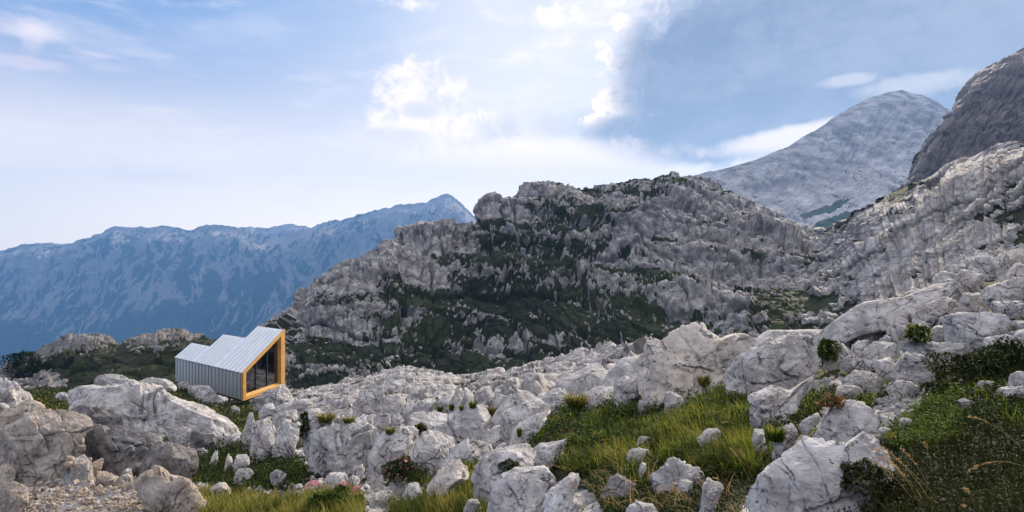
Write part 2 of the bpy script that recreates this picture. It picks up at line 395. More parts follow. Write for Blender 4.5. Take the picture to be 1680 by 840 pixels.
rock(2, [(668,285),(710,262),(792,260),(788,325),(720,336),(674,326)], 'square white block standing on the fractured band', name='rock', cat='rock')
rock(2, [(572,335),(590,310),(622,315),(625,345),(590,352)], 'round yellowish stone on the fractured band', m='b', name='rock', cat='rock')
rock(2, [(393,470),(440,400),(500,368),(532,390),(522,482),(470,532),(402,532)], 'leaning pale block at the left of the fractured band')
rock(2, [(522,482),(550,390),(610,348),(672,350),(692,390),(640,452),(610,522),(540,512)], 'split white block second from the left in the fractured band', flute=.5)
rock(2, [(697,400),(760,358),(830,345),(960,338),(1020,338),(1082,380),(1122,430),(1112,492),(1060,568),(960,556),(860,532),(780,532),(720,502)], 'broad white block with dark vertical joints in the fractured band', T=.7, lean=.45, flute=1.3, power=3.2)
rock(3, [(38,545),(70,450),(120,400),(200,383),(330,373),(372,390),(330,430),(280,470),(292,522),(220,562),(110,592),(48,582)], 'smooth white block between the jointed block and the arched slab', lean=.45, flute=.6, power=3.0)
rock(3, [(263,482),(330,420),(380,383),(450,420),(512,450),(492,502),(430,562),(370,592),(290,582)], 'cracked white block below the arched slab', lean=.4, flute=.5)
rock(3, [(178,345),(280,308),(400,283),(482,310),(532,370),(574,432),(522,452),(450,422),(400,388),(330,372),(230,384),(190,384)], 'arched white slab capping the fractured band', lean=.9)
rock(3, [(478,305),(580,248),(672,253),(742,350),(692,382),(640,422),(560,412),(530,370)], 'smooth pyramid-shaped boulder right of the arched slab', ncut=7, rough=.5)
rock(3, [(728,312),(800,228),(880,172),(960,193),(1042,260),(992,312),(920,332),(850,352),(750,352)], 'smooth domed boulder right of the pyramid boulder', ncut=7, rough=.5)
rock(3, [(648,435),(700,378),(832,358),(832,420),(740,442),(660,448)], 'flat pale slab at the foot of the pyramid boulder', lean=.8)
rock(3, [(833,432),(850,370),(910,328),(990,298),(1082,278),(1000,352),(940,392),(890,412)], 'slanting pale slab below the domed boulder', lean=.8)
rock(3, [(428,585),(500,500),(600,458),(722,470),(722,522),(640,562),(520,572),(440,602)], 'broad flat slab below the cracked white block', lean=.9)
rock(3, [(362,690),(430,620),(520,583),(642,600),(622,632),(520,672),(450,722),(390,747)], 'sunlit slab sloping above the yellow grass', m='b', lean=.7)
rock(3, [(198,772),(250,700),(300,688),(312,742),(290,772),(220,782)], 'grey wedge left of the sunlit slab', name='rock', cat='rock')
rock(3, [(135,680),(150,640),(230,650),(240,690),(180,712)], 'bluish rock in the rubble below the pink shrub', name='rock', cat='rock')
rock(2, [(-60,700),(0,683),(60,722),(118,780),(122,815),(60,835),(-60,835)], 'rounded nose of tan rock meeting the bottom grass', m='w', name='rock', cat='rock')
rock(2, [(155,712),(190,690),(240,682),(275,720),(230,735),(170,735)], 'pale flat rock lying in the bottom grass', m='b', name='rock', cat='rock')
rock(2, [(498,635),(540,600),(595,622),(560,665),(515,660)], 'diamond-shaped white stone in the dark hollow', name='rock', cat='rock')
rock(2, [(820,655),(850,625),(930,620),(942,675),(890,702),(825,690)], 'square bluish rock behind the pink flowers', name='rock', cat='rock')
rock(2, [(940,655),(975,640),(1025,655),(1010,685),(955,685)], 'flat white stone right of the square bluish rock', name='rock', cat='rock')
rock(2, [(980,590),(1030,578),(1040,610),(1010,650),(980,640)], 'upright pale stone at the foot of the jointed block', name='rock', cat='rock')
rock(2, [(225,450),(270,405),(325,390),(322,430),(270,460)], 'white rock on the slope between the ledge and the fractured band', name='rock', cat='rock')
rock(2, [(238,580),(260,520),(275,515),(285,570),(260,590)], 'thin upright stone in the dark hollow', name='rock', cat='rock', rough=2.0, lean=1.2)
rock(2, [(290,570),(310,530),(370,520),(380,560),(330,600),(295,600)], 'blocky grey rock at the right of the dark hollow', name='rock', cat='rock')
rock(2, [(150,560),(185,505),(200,500),(195,545),(165,570)], 'leaning white stone at the top of the dark hollow', name='rock', cat='rock', rough=2.0, lean=1.2)
rock(2, [(290,655),(320,600),(370,590),(400,620),(340,660)], 'broken grey stones at the lower lip of the hollow', name='rock', cat='rock')
# middle: behind the fractured band
rock(3, [(-60,230),(-20,170),(0,158),(60,148),(120,158),(142,200),(90,272),(40,282),(0,277),(-60,290)], 'pale humped rock behind the jointed block', lean=.5, flute=.6)
rock(3, [(88,272),(110,198),(160,168),(222,190),(212,240),(150,282),(100,292)], 'pale humped rock right of the first hump', flute=.4)
rock(3, [(208,312),(220,248),(270,218),(282,250),(240,312)], 'narrow grey block left of the finned rock', name='rock', cat='rock')
rock(3, [(248,312),(280,238),(370,183),(402,200),(382,260),(330,292)], 'steep grey block beside the finned rock')
rock(3, [(395,275),(440,200),(470,165),(500,180),(470,230),(430,295)], 'left fin of the rock split by mossy grooves', flute=.8)
rock(3, [(460,280),(500,200),(525,140),(550,133),(560,180),(520,250),(480,295)], 'middle fin of the rock split by mossy grooves', flute=.8)
rock(3, [(530,250),(560,190),(575,135),(620,178),(604,235),(570,255)], 'right fin of the rock split by mossy grooves', flute=.8)
rock(3, [(620,180),(660,130),(720,125),(745,165),(720,200),(650,205)], 'rounded grey boulder above the pyramid boulder')
rock(3, [(715,230),(755,165),(790,160),(825,205),(800,240),(750,255)], 'small split boulder behind the domed boulder', name='rock', cat='rock')
rock(3, [(0,300),(-40,330),(-30,365),(20,370),(60,300),(40,285)], 'small block under the first humped rock', name='rock', cat='rock')
rock(3, [(38,372),(60,298),(130,288),(142,330),(100,377)], 'squarish block under the second humped rock', name='rock', cat='rock')
rock(3, [(130,375),(160,300),(190,280),(215,320),(180,345)], 'tilted block left of the arched slab', name='rock', cat='rock')
rock(4, [(-120,290),(-60,262),(0,240),(70,220),(130,262),(100,310),(20,370),(-60,400),(-110,380)], 'pale slab at the left edge of the bright green turf', lean=.8, ncut=8, rough=.7)
rock(4, [(85,215),(150,155),(230,150),(260,190),(200,240),(140,250)], 'cracked pale rock above the bright green turf', m='r', lean=.6)
rock(4, [(128,152),(220,88),(400,8),(442,13),(474,60),(430,102),(330,142),(222,168)], 'long smooth slab slanting up behind the green turf', lean=1.0, ncut=6, rough=.45)
rock(4, [(260,215),(330,178),(420,143),(522,138),(532,200),(440,217),(330,240)], 'low smooth slab at the top edge of the green turf', lean=.9, ncut=6, rough=.5)
rock(4, [(430,130),(480,60),(560,-20),(680,-30),(700,70),(590,85),(540,110),(525,140)], 'broad smooth bluish slab left of the tall pale outcrop', lean=.9, ncut=5, rough=.35)
rock(4, [(528,200),(538,110),(590,83),(700,83),(772,120),(760,142),(660,152),(642,200),(552,252)], 'pitted grey rock in front of the tall pale outcrop', rough=1.2)
# the tall outcrops in the middle right
rock(7, [(125,290),(190,253),(350,230),(450,173),(590,133),(650,163),(720,223),(800,235),(850,193),(950,193),(1052,230),(1125,265),(1042,312),(950,332),(880,392),(850,452),(780,502),(680,542),(560,582),(460,602),(400,562),(300,562),(220,522),(168,452),(133,382)], 'tall pale fluted outcrop catching warm light', m='b', T=.6, lean=.7, flute=.9, name='rock_outcrop', cat='outcrop')
rock(7, [(380,332),(430,298),(500,338),(570,338),(640,440),(700,500),(792,522),(690,592),(580,592),(480,600),(470,450),(400,402)], 'jutting knob at the foot of the tall pale outcrop', m='b', lean=.4, flute=.4)
rock(7, [(848,482),(880,408),(960,348),(1070,288),(1200,248),(1350,198),(1430,133),(1500,138),(1572,190),(1592,270),(1642,350),(1652,422),(1560,442),(1500,482),(1440,562),(1290,562),(1150,572),(1060,612),(960,562),(930,532)], 'rough grey outcrop right of the tall pale outcrop', T=.65, lean=.5, rough=1.15, name='rock_outcrop', cat='outcrop')
rock(7, [(1000,235),(1000,188),(1200,130),(1420,126),(1600,123),(1700,140),(1690,200),(1590,230),(1400,235),(1200,262),(1100,262)], 'smooth sunlit slab behind the rough grey outcrop', lean=1.1, ncut=6, rough=.4)
rock(5, [(298,250),(300,198),(370,158),(480,153),(520,170),(560,180),(640,108),(720,68),(742,90),(700,142),(600,202),(540,262),(532,322),(440,322),(340,312)], 'grey boulder with a long arm reaching up right through the turf', lean=.7)
rock(5, [(333,430),(350,368),(402,348),(392,420),(422,502),(345,512)], 'narrow white rock left of the grass tussock', rough=1.3, name='rock', cat='rock')
rock(5, [(453,440),(515,358),(587,348),(587,402),(552,452),(502,527),(460,512)], 'narrow white rock right of the grass tussock', rough=1.2, name='rock', cat='rock')
rock(5, [(593,350),(640,298),(722,278),(732,310),(682,342),(640,372)], 'small grey rock above the smooth bluish boulder', name='rock', cat='rock')
rock(5, [(642,450),(660,378),(740,298),(860,238),(960,248),(1042,320),(1042,362),(960,382),(880,442),(800,492),(720,502)], 'smooth bluish boulder above the lowest large boulder', lean=.6, ncut=9, rough=.7)
rock(5, [(255,880),(340,722),(400,660),(480,598),(568,550),(580,460),(640,460),(720,500),(850,520),(960,468),(1110,438),(1182,520),(1192,642),(1082,720),(980,760),(860,820),(745,890),(500,900)], 'largest angular boulder at the bottom edge right of centre', T=.6, lean=.75, rough=.8, power=3.0)
rock(5, [(555,520),(570,460),(610,415),(642,400),(648,450),(620,500),(580,530)], 'brown-speckled stone leaning on the largest bottom boulder', m='w', name='rock', cat='rock')
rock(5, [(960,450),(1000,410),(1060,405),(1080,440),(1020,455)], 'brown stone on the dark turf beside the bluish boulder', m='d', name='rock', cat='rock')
rock(5, [(1030,380),(1080,360),(1130,370),(1110,415),(1070,410)], 'small bluish stone right of the bluish boulder', name='rock', cat='rock')
rock(5, [(848,95),(920,38),(1000,38),(1072,90),(1052,132),(940,142),(860,112)], 'rounded boulder below the stepped slabs')
rock(5, [(808,172),(830,128),(900,118),(962,150),(930,187)], 'flat grey rock beside the russet plants', name='rock', cat='rock')
rock(6, [(165,125),(250,98),(330,105),(380,140),(330,165),(220,160)], 'low rounded rock right of the rounded boulder', name='rock', cat='rock')
rock(6, [(590,205),(630,195),(690,210),(688,238),(620,232)], 'flat white stone on the dark turf at the right', name='rock', cat='rock')
rock(6, [(265,345),(275,305),(330,310),(345,340),(300,358)], 'pale triangular stone at the left edge of the dark turf', name='rock', cat='rock')
rock(6, [(800,155),(860,125),(990,122),(1060,160),(980,170)], 'thin flat slab at the right edge of the dark turf', name='rock', cat='rock')
rock(6, [(895,110),(905,55),(960,40),(1060,90),(1060,130),(940,125)], 'grey block at the right edge above the thin slab', name='rock', cat='rock')
rock(6, [(700,120),(730,90),(800,95),(810,115),(750,130)], 'small flat stone left of the edge block', name='rock', cat='rock')
rock(4, [(583,562),(600,500),(660,488),(712,500),(702,542),(640,562)], 'bluish rock at the foot of the small stone pile', name='rock', cat='rock')
rock(4, [(648,462),(660,418),(717,422),(712,472)], 'square stone in the small stone pile', name='rock', cat='rock')
rock(4, [(1003,422),(1070,366),(1122,383),(1124,422),(1080,442),(1060,477),(1030,452)], 'white hollowed stone in the right half of the green turf', name='rock', cat='rock', rough=1.3)
rock(4, [(728,652),(790,608),(830,568),(880,568),(930,598),(1002,608),(1032,662),(900,692),(800,692),(750,692)], 'low knobbly rock near the bottom of the green turf', rough=1.4)
rock(4, [(885,700),(900,665),(965,668),(960,715),(910,725)], 'small white stone on the low knobbly rock', name='rock', cat='rock')
rock(4, [(1008,802),(1040,708),(1112,678),(1142,722),(1102,772),(1050,840)], 'bluish upright rock at the bottom right of the green turf', rough=1.8, lean=1.0)
rock(4, [(585,850),(620,810),(680,788),(762,808),(780,850),(680,880)], 'grey rock cut by the bottom edge below the turf', rough=1.2)
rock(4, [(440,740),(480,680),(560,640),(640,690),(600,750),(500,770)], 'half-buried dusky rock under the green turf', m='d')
rock(4, [(650,250),(665,205),(715,190),(705,240),(670,265)], 'leaning grey stone at the top of the green turf', name='rock', cat='rock')
rock(4, [(810,240),(820,165),(890,160),(910,205),(850,245)], 'pair of flat stones below the jutting knob', name='rock', cat='rock')
rock(4, [(655,650),(668,560),(700,560),(706,590),(690,600)], 'tiny pale chip in the shaded turf', name='rock', cat='rock')
# bottom centre
rock(3, [(632,690),(640,620),(690,560),(770,508),(900,478),(972,500),(982,560),(922,592),(870,642),(800,690),(760,740),(690,760),(640,740)], 'rough grey boulder left of the green turf', lean=.45, rough=1.15)
rock(3, [(700,870),(720,800),(770,700),(850,648),(950,638),(1012,638),(1062,690),(1042,752),(980,802),(930,870)], 'bluish boulder at the bottom edge left of the green turf', lean=.55)
rock(4, [(80,870),(100,830),(150,738),(200,668),(292,648),(312,700),(272,762),(322,802),(290,870)], 'tilted grey boulder at the bottom edge beside the turf', lean=.5)
rock(3, [(960,500),(985,450),(1040,470),(1150,440),(1155,480),(1060,545),(1000,545)], 'dusky rock at the left margin of the green turf')
rock(3, [(560,830),(590,795),(640,790),(665,830),(630,870),(570,870)], 'small grey rock at the bottom edge in yellow grass', name='rock', cat='rock')
# right: stepped slabs towards the skyline
rock(8, [(738,480),(760,440),(830,418),(960,418),(1060,428),(1112,478),(1102,532),(980,562),(860,584),(790,562),(740,522)], 'overhanging prow-shaped rock with a dark crack beneath', T=.8, lean=.3, rough=.8)
rock(8, [(960,580),(1000,545),(1110,530),(1210,500),(1210,590),(1110,600),(1000,605)], 'bluish slab below the prow-shaped rock', lean=.8)
rock(8, [(498,612),(600,568),(700,588),(885,588),(852,660),(770,692),(650,692),(560,642)], 'long wedge slab left below the prow-shaped rock', lean=.7)
rock(8, [(428,672),(520,628),(600,648),(650,700),(652,780),(560,782),(470,742)], 'steep grey slab facing the dark shrubs', lean=.5)
rock(8, [(228,672),(330,578),(430,588),(472,630),(400,662),(300,687)], 'flat stepped slab left of the long wedge slab', lean=.8)
rock(8, [(340,720),(350,670),(420,665),(490,750),(430,770)], 'small ribbed slab below the stepped slab', lean=.7)
rock(8, [(200,640),(215,580),(290,565),(300,600),(240,660)], 'upright grey block left of the stepped slab')
rock(8, [(40,700),(60,650),(130,632),(155,660),(100,700)], 'pale rock below the round green shrub')
rock(8, [(130,700),(150,660),(215,655),(225,690),(170,715)], 'grey rock right of the rock below the shrub', name='rock', cat='rock')
rock(8, [(0,540),(60,480),(150,428),(300,348),(480,328),(640,263),(792,248),(802,300),(700,322),(600,392),(480,432),(300,460),(130,500),(40,560)], 'long smooth whaleback slab along the right skyline', T=.55, lean=1.1, ncut=6, rough=.45)
rock(8, [(200,560),(215,490),(300,450),(390,470),(400,530),(330,560)], 'pitted pale rock under the whaleback slab', m='r', rough=1.2)
rock(8, [(90,560),(110,505),(200,490),(215,540),(170,590),(110,600)], 'grey rock at the left foot of the whaleback slab')
rock(8, [(395,520),(420,440),(480,435),(560,450),(540,500),(430,535)], 'tumbled pale stones below the whaleback slab', rough=1.5)
rock(8, [(566,440),(575,400),(640,360),(762,308),(822,320),(802,362),(700,402),(650,442),(600,462)], 'tilted pale slab right of the tumbled stones', lean=.7)
rock(8, [(655,520),(670,470),(735,470),(740,540),(690,545)], 'small block left of the prow-shaped rock', name='rock', cat='rock')
rock(8, [(755,410),(800,375),(870,385),(870,425),(800,430)], 'white slab resting above the prow-shaped rock', name='rock', cat='rock')
rock(8, [(785,282),(800,208),(840,158),(900,148),(962,180),(952,230),(882,282)], 'stacked grey block right of the whaleback slab', lean=.4)
rock(8, [(828,352),(850,288),(932,283),(972,340),(902,382)], 'smooth triangular face below the stacked grey block', ncut=6)
rock(8, [(945,255),(1040,208),(1210,205),(1210,335),(1050,342),(980,302)], 'broad broken slab near the right edge', lean=.7)
rock(8, [(985,370),(1000,345),(1100,340),(1210,345),(1210,410),(1080,400)], 'thin layered slab above the prow-shaped rock', lean=.7)
rock(8, [(835,150),(890,80),(985,78),(1060,98),(1050,150),(985,180),(900,150)], 'pale cracked hump on the right skyline')
rock(8, [(1050,150),(1060,100),(1100,58),(1190,28),(1230,25),(1230,125),(1150,175),(1090,190)], 'pale warm-toned rock topping the right skyline', m='b')
rock(8, [(1100,230),(1110,150),(1160,115),(1230,120),(1230,230),(1160,245)], 'undercut rock at the right edge below the skyline top', m='b')
def near_disp(P, Nn, U, V):
    d = P[:, 1]
    sd = np.full(len(P), -1e3, f32)
    for pl in TURF:
        a = np.array(pl); m = (U > a[:, 0].min() - 40) & (U < a[:, 0].max() + 40) & (V > a[:, 1].min() - 40) & (V < a[:, 1].max() + 40)
        if m.any(): sd[m] = np.maximum(sd[m], poly_sdf(pl, U[m], V[m]))
    sc = np.clip(d / 9, .35, 1.0).astype(f32)
    q = P.astype(f32) @ rotm(.35, -.25, .4)
    big = fbm(P, 4.5, 4)
    f1, e1, c1 = facets(q + fbm(P, 1.0, 2)[:, None] * .12, (1.7, 1.0, .75))
    f2, e2, c2 = facets(q, (.62, .42, .30), 5.0)
    f3, e3, c3 = facets(q, (.20, .15, .11), 9.0)
    fine = fbm(P, .35, 4, .6)
    turf = sst(-7, 7, sd + 26 * fbm(P, 1.1, 5, .65) * np.clip(60 / np.maximum(d, 2) / 6, .35, 1.5) + 4)
    pock = sst(.25, .40, fbm(P, 2.0, 5, .6, off=3.0) * 1.3 + .12 * (e1 < .1)) * sst(12, 22, d) * .9
    veg = np.maximum(turf, pock)
    rk = np.full(len(P), -1e3, f32)                          # boulders stand here: the ground stays low under and around them
    for fr_, pts_, *_r in QUEUE:
        pl = Z(fr_, pts_); a = np.array(pl); m = (U > a[:, 0].min() - 30) & (U < a[:, 0].max() + 30) & (V > a[:, 1].min() - 30) & (V < a[:, 1].max() + 30)
        if m.any(): rk[m] = np.maximum(rk[m], poly_sdf(pl, U[m], V[m]))
    under = sst(-12, 3, rk + 6 * fbm(P, .5, 3)).astype(f32)
    w1, w2, w3 = [sst(1.2, 3.5, L_ / STEP) for L_ in (1.2, .45, .16)]       # no detail finer than the sheet can carry
    k1 = np.exp(-(e1 / .07) ** 2) * w2; k2 = np.exp(-(e2 / .09) ** 2) * w3
    h = .42 * big * sc - .06 + sc * (.30 * f1 * w1 + .11 * f2 * w2 + .03 * f3 * w3 - .10 * k1 - .05 * k2 + .06 * fine * w2)
    va, da = joints(q, (1, .25, .2), 1.1); vb, db = joints(q, (-.3, .5, 1), .8, 4.0)
    ga = sst(-.1, .2, fbm(P, 2.5, 3, off=6.)) * w2; j1 = np.exp(-(da / .05) ** 2) * ga; j2 = np.exp(-(db / .05) ** 2) * (1 - ga) * w2
    h = h + sc * (.14 * va * w2 + .10 * vb * w2 - .16 * j1 - .10 * j2)
    k1 = np.maximum(j1, .3 * k1); k2 = np.maximum(j2, .4 * k2)
    h = h * (1 - .62 * under) - under * .17 * sc
    seam = sst(-9, -1, rk + 9 * fbm(P, .7, 4, .6)) * sst(-.22, .05, fbm(P, 1.6, 4, off=12.))
    veg = np.maximum(veg, seam * .95)
    h = h * (1 - .80 * veg) + .05 * veg * fbm(P, .3, 4, .6) - .05 * veg * sc
    ext = sst(0, 60, 840 - V) * .7 + .3
    return (h * ext).astype(f32), dict(rock=1 - veg, crack=np.clip(k1 * .9 + k2 * .5, 0, 1) * (1 - veg) * sst(.0, .35, fbm(P, 1.2, 3) + .25))

HILL_G = [(520,490,-.9),(600,470,-.9),(560,540,-.7),(660,470,-.8),(700,390,-.7),(820,350,-.75),(740,440,-.35),(900,310,-.6),(1050,330,-.65),(1130,330,-.6),(1090,300,-.1),(1080,283,.4),
 (900,520,0),(1000,440,-.4),(1100,400,-.7),(1200,380,-.6),(1250,440,-.75),(1150,440,-.4),(1200,480,-.7),(1150,520,-.3),(1280,470,-.2),(1330,490,.35),
 (1380,480,.15),(1420,490,-.3),(780,400,.6),(900,350,.35),(960,330,.3),(1000,370,.35),(860,430,.5),(650,540,.75),(720,520,.5),(600,580,.5),(500,600,.2),
 (550,615,.6),(680,570,-.1),(820,500,.4),(960,500,.4),(1050,480,.5),(850,580,.4),(780,590,.1),(1000,540,.5),(1080,520,.5),(640,600,-.2),(560,590,.45),
 (1400,420,-1),(1500,350,-.8),(1600,300,-.7),(1650,350,.15),(1580,335,-.6),(1480,440,-.6),(1600,400,-.8),(1460,322,.0),(1680,300,-.7),(1540,380,-.9),(1620,365,.0),(1900,300,-.5)]
hill_g = TPS(HILL_G, 3e-2)
def hill_disp(P, Nn, U, V):
    g = coarse(hill_g, 300, 1960, 100, 720, U, V)
    slab = sst(1300, 1400, U + .55 * (V - 420) + 60 * fbm(P, 30, 3)).astype(f32)      # the bare tilted slabs on the right
    P = P.astype(f32)
    warp = np.stack([fbm(P, 14, 3), fbm(P, 14, 3, off=31.), fbm(P, 14, 3, off=57.)], -1)
    Pw = P + warp * 2.5
    big = fbm(P, 45, 4); med = fbm(Pw, 12, 5, .55)
    f1, e1, c1 = facets(Pw, (6.5, 6.5, 4.2)); f2, e2, c2 = facets(Pw, (2.4, 2.4, 1.9), 5.0)
    f3, e3, c3 = facets(P, (1.0, 1.0, 1.0), 2.0)
    # beds: nearly level steps in the rock
    zz = P[:, 2] + .12 * P[:, 0] + 4.0 * big + 1.2 * med
    bed = zz / 3.6; bed = bed - np.floor(bed); ledge = sst(0, .75, bed) - bed
    b8 = (zz + 2.0 * fbm(P, 22, 3, off=2.)) / 9.5; b8 = b8 - np.floor(b8); step8 = sst(0, .45, b8) - sst(.6, 1, b8)
    zz2 = zz / 1.3; b2 = zz2 - np.floor(zz2); ledge2 = sst(0, .7, b2) - b2
    karren = fbm(P, (.9, .9, 5.0), 3, .6, True)
    f0, e0, c0 = facets(Pw, (17, 17, 11), 7.0)
    hr = 5.0 * big + 1.6 * med + .8 * f0 + .30 * f1 + .14 * f2 + .05 * f3 + 2.4 * (step8 - .4) + .8 * ledge + .25 * ledge2 + .16 * karren - .8 * np.exp(-(e1 / .06) ** 2) - .30 * np.exp(-(e2 / .08) ** 2)
    v1, d1 = joints(Pw, (1, .15, .12), 5.5); v2, d2 = joints(Pw, (.12, .1, 1), 4.5, 9.0); v3, d3 = joints(P, (1, .3, -.1), 1.9, 5.0)
    v6, d6 = joints(Pw, (-.62, .25, .75), 3.2, 17.0)
    v5, d5 = joints(Pw, (.8, .5, .45), 9.0, 13.0)
    g1 = sst(-.1, .2, fbm(P, 16, 3, off=6.)); j1 = np.exp(-(d1 / .05) ** 2) * g1; j2 = np.exp(-(d2 / .05) ** 2); j3 = np.exp(-(d3 / .08) ** 2) * (1 - g1)
    calm = sst(-25, 25, poly_sdf([(462,560),(470,515),(515,452),(600,432),(650,415),(665,455),(640,520),(560,560),(500,580)], U, V)).astype(f32)
    hr = hr * (1 - .55 * calm) + 1.5 * v1 + 1.5 * v2 * (1 - .5 * calm) + .5 * v3 + 1.6 * v5 - 1.5 * j1 - .9 * j2 - .5 * j3 + .8 * calm * fbm(P, (2.5, 2.5, 16), 4, .6, True)
    top = sst(0, 22, V - prof(HILL_CREST)(U)).astype(f32); hr = hr * (.45 + .55 * top)
    # tilted slabs: long ribs running up to the right
    q = Pw @ rotm(.0, .62, .25); w2 = fbm(P, 20, 3)
    s1 = fbm(q + w2[:, None] * 3, (22, 22, 1.6), 4, .6, True); s2 = fbm(q + w2[:, None] * 3, (7, 7, .55), 4, .6, True)
    ang = np.interp(U - .35 * (420 - V), [1330, 1450, 1650], [58, 42, 22]); wv = 26 * fbm(P, 30, 3)
    r1 = uvnoise(U, V + wv, ang, 230, 19, 4, .58, True); r2_ = uvnoise(U, V + wv, ang + 3, 110, 6.5, 3, .6, True, 3.)
    f4, e4, c4 = facets(q, (7, 7, 2.6), 4.0)
    tp = sst(-5, 40, V - prof(HILL_CREST)(U)).astype(f32)
    hs = 2.6 * big + .9 * med + (1.35 * r1 + .42 * r2_) * (.25 + .75 * tp) + .8 * v6 + .35 * f4 + .10 * f1 - .5 * np.exp(-(d6 / .06) ** 2)
    fine_ = sst(.5, 2.2, 2.4 / STEP).astype(f32)      # where the ground runs nearly along the line of sight keep only what the sheet can carry
    hr = hr - (1 - fine_) * (.14 * f2 + .05 * f3 + .16 * karren + .35 * v3 + .5 * med + .2 * f1)
    hs = hs - (1 - fine_) * (.38 * r2_ * (.25 + .75 * tp) + .5 * r1)
    near = np.clip(P[:, 1] / 110, .35, 1.25)
    h = (hr * (1 - slab) + hs * slab) * near
    pat = fbm(Pw, (9, 9, 3.5), 5, .62) * 1.3 + fbm(P, (2.0, 2.0, 1.6), 5, .72, off=8.) * 1.3 + .8 * (ledge - .0) - .25 * f1
    band = .85 * (sst(.45, .62, b8) - sst(.93, 1, b8)) - .36
    veg = sst(-.13, .13, pat * 1.0 + 1.0 * g + band * (1 - slab) + .10 - .10 * slab)
    stones = sst(.36, .20, par(_voro, P / np.array([1.3, 1.3, 1.7], f32))[0] - .22 * fbm(P, 6, 4)) * sst(-.1, .35, fbm(P, 11, 4, off=4.) + .12) * (1 - slab)
    veg = veg * (1 - stones)
    h = h * (1 - (.22 + .5 * slab) * veg) - veg * (.28 + .08 * fbm(P, 1.1, 4, .65)) * near
    return h.astype(f32), dict(rock=1 - veg, crack=np.clip((j1 + .8 * j2 + .7 * j3) * (1 - slab) + slab * (.8 * np.exp(-(d6 / .05) ** 2) + sst(.15, .55, -r1) + .7 * sst(.2, .6, -r2_)), 0, 1) * (1 - veg))

KN_G = TPS([(0,620,-.6),(60,590,-.7),(110,552,-.8),(150,546,-.7),(60,600,.3),(120,590,.6),(200,580,.7),(280,580,.7),(230,552,-.7),(300,548,-.5),(340,555,.5),(190,562,.0),(150,630,.1),(60,630,-.3),(100,620,-.3),(260,620,.7),(30,595,.3)], 1e-2)
def knoll_disp(P, Nn, U, V):
    g = coarse(KN_G, -300, 500, 520, 700, U, V)
    P = P.astype(f32); big = fbm(P, 16, 4); med = fbm(P, 5, 5)
    f1, e1, c1 = facets(P, (3.0, 3.0, 2.0)); f2, e2, c2 = facets(P, 1.0, 5.0)
    h = 1.2 * big + .9 * med + .6 * f1 + .22 * f2 - .35 * np.exp(-(e1 / .06) ** 2)
    veg = sst(-.15, .18, fbm(P, 4, 5, .62) * 1.4 + fbm(P, 1.2, 3, .6) * .8 + 1.3 * g + .22)
    return (h - veg * .4).astype(f32), dict(rock=1 - veg, crack=np.exp(-(e1 / .05) ** 2) * .6 * (1 - veg))

def cliff_disp(P, Nn, U, V):
    P = P.astype(f32); q = (P + fbm(P, 60, 3)[:, None] * 9) @ rotm(.1, .75, .3)
    wv = 14 * fbm(P, 50, 4); s1 = uvnoise(U, V + wv, 56, 160, 16, 5, .6, True); s2 = uvnoise(U, V + wv, 50, 60, 6, 4, .6, True, 6.)
    f1, e1, c1 = facets(q, (26, 22, 9))
    h = 7 * fbm(P, 90, 4) + 4 * fbm(P, 30, 5, .6) + (4 * s1 + 1.5 * s2) * (.3 + .7 * sst(-4, 40, V - prof(CLIFF_CREST)(U)).astype(f32)) + 1.4 * f1
    return h.astype(f32), dict(rock=1 - sst(.32, .5, fbm(P, 22, 5, .6) + .35 * sst(300, 360, V) * 1.0), crack=.6 * sst(.1, .5, -s1))

def peak_disp(P, Nn, U, V):
    P = P.astype(f32); d = P[:, 1]
    q = (P + fbm(P, 250, 3)[:, None] * 50) @ rotm(.0, .95, .3)
    gul = fbm(q, (70, 400, 300), 5, .58, True)
    low = sst(235, 300, V + .34 * (U - 1430) + 10 * fbm(P, 120, 4))          # bright karst plateau under the summit slope
    wv = 14 * fbm(P, 200, 4); s1 = uvnoise(U, V + wv, 30, 90, 9, 5, .66, True); s2 = uvnoise(U, V + wv, 64, 80, 16, 5, .66, True, 4.)
    f1, e1, c1 = facets(q, (60, 60, 40))
    tp = sst(-4, 34, V - prof(PEAK_CREST)(U)).astype(f32) * .85 + .15
    h = .62 * tp * (45 * fbm(P, 420, 4) + (1 - low) * 15 * s2 + 5 * s1 * (.5 + low) + low * (9 * f1 + 12 * fbm(P, 60, 5, .65)) + 14 * fbm(P, 60, 5, .6) * (1 - low))
    meadow = np.maximum(poly_sdf([(1310,352),(1345,338),(1400,318),(1405,322),(1370,345),(1320,362)], U, V), poly_sdf([(1325,372),(1360,352),(1420,340),(1425,350),(1380,372),(1350,385),(1330,382)], U, V))
    meadow = np.maximum(meadow, poly_sdf([(1228,318),(1255,316),(1240,326)], U, V))
    veg = sst(-3, 5, meadow + 9 * fbm(P, 40, 5, .6)) * .85
    veg = np.maximum(veg, low * sst(.28, .42, fbm(P, (120, 120, 60), 5, .6, off=6.)) * .6)
    return h.astype(f32), dict(rock=1 - veg, crack=np.clip((1 - low) * (.72 + .4 * sst(.0, .5, -s2 + .1)) + .35 * sst(.1, .5, -s1), 0, 1))

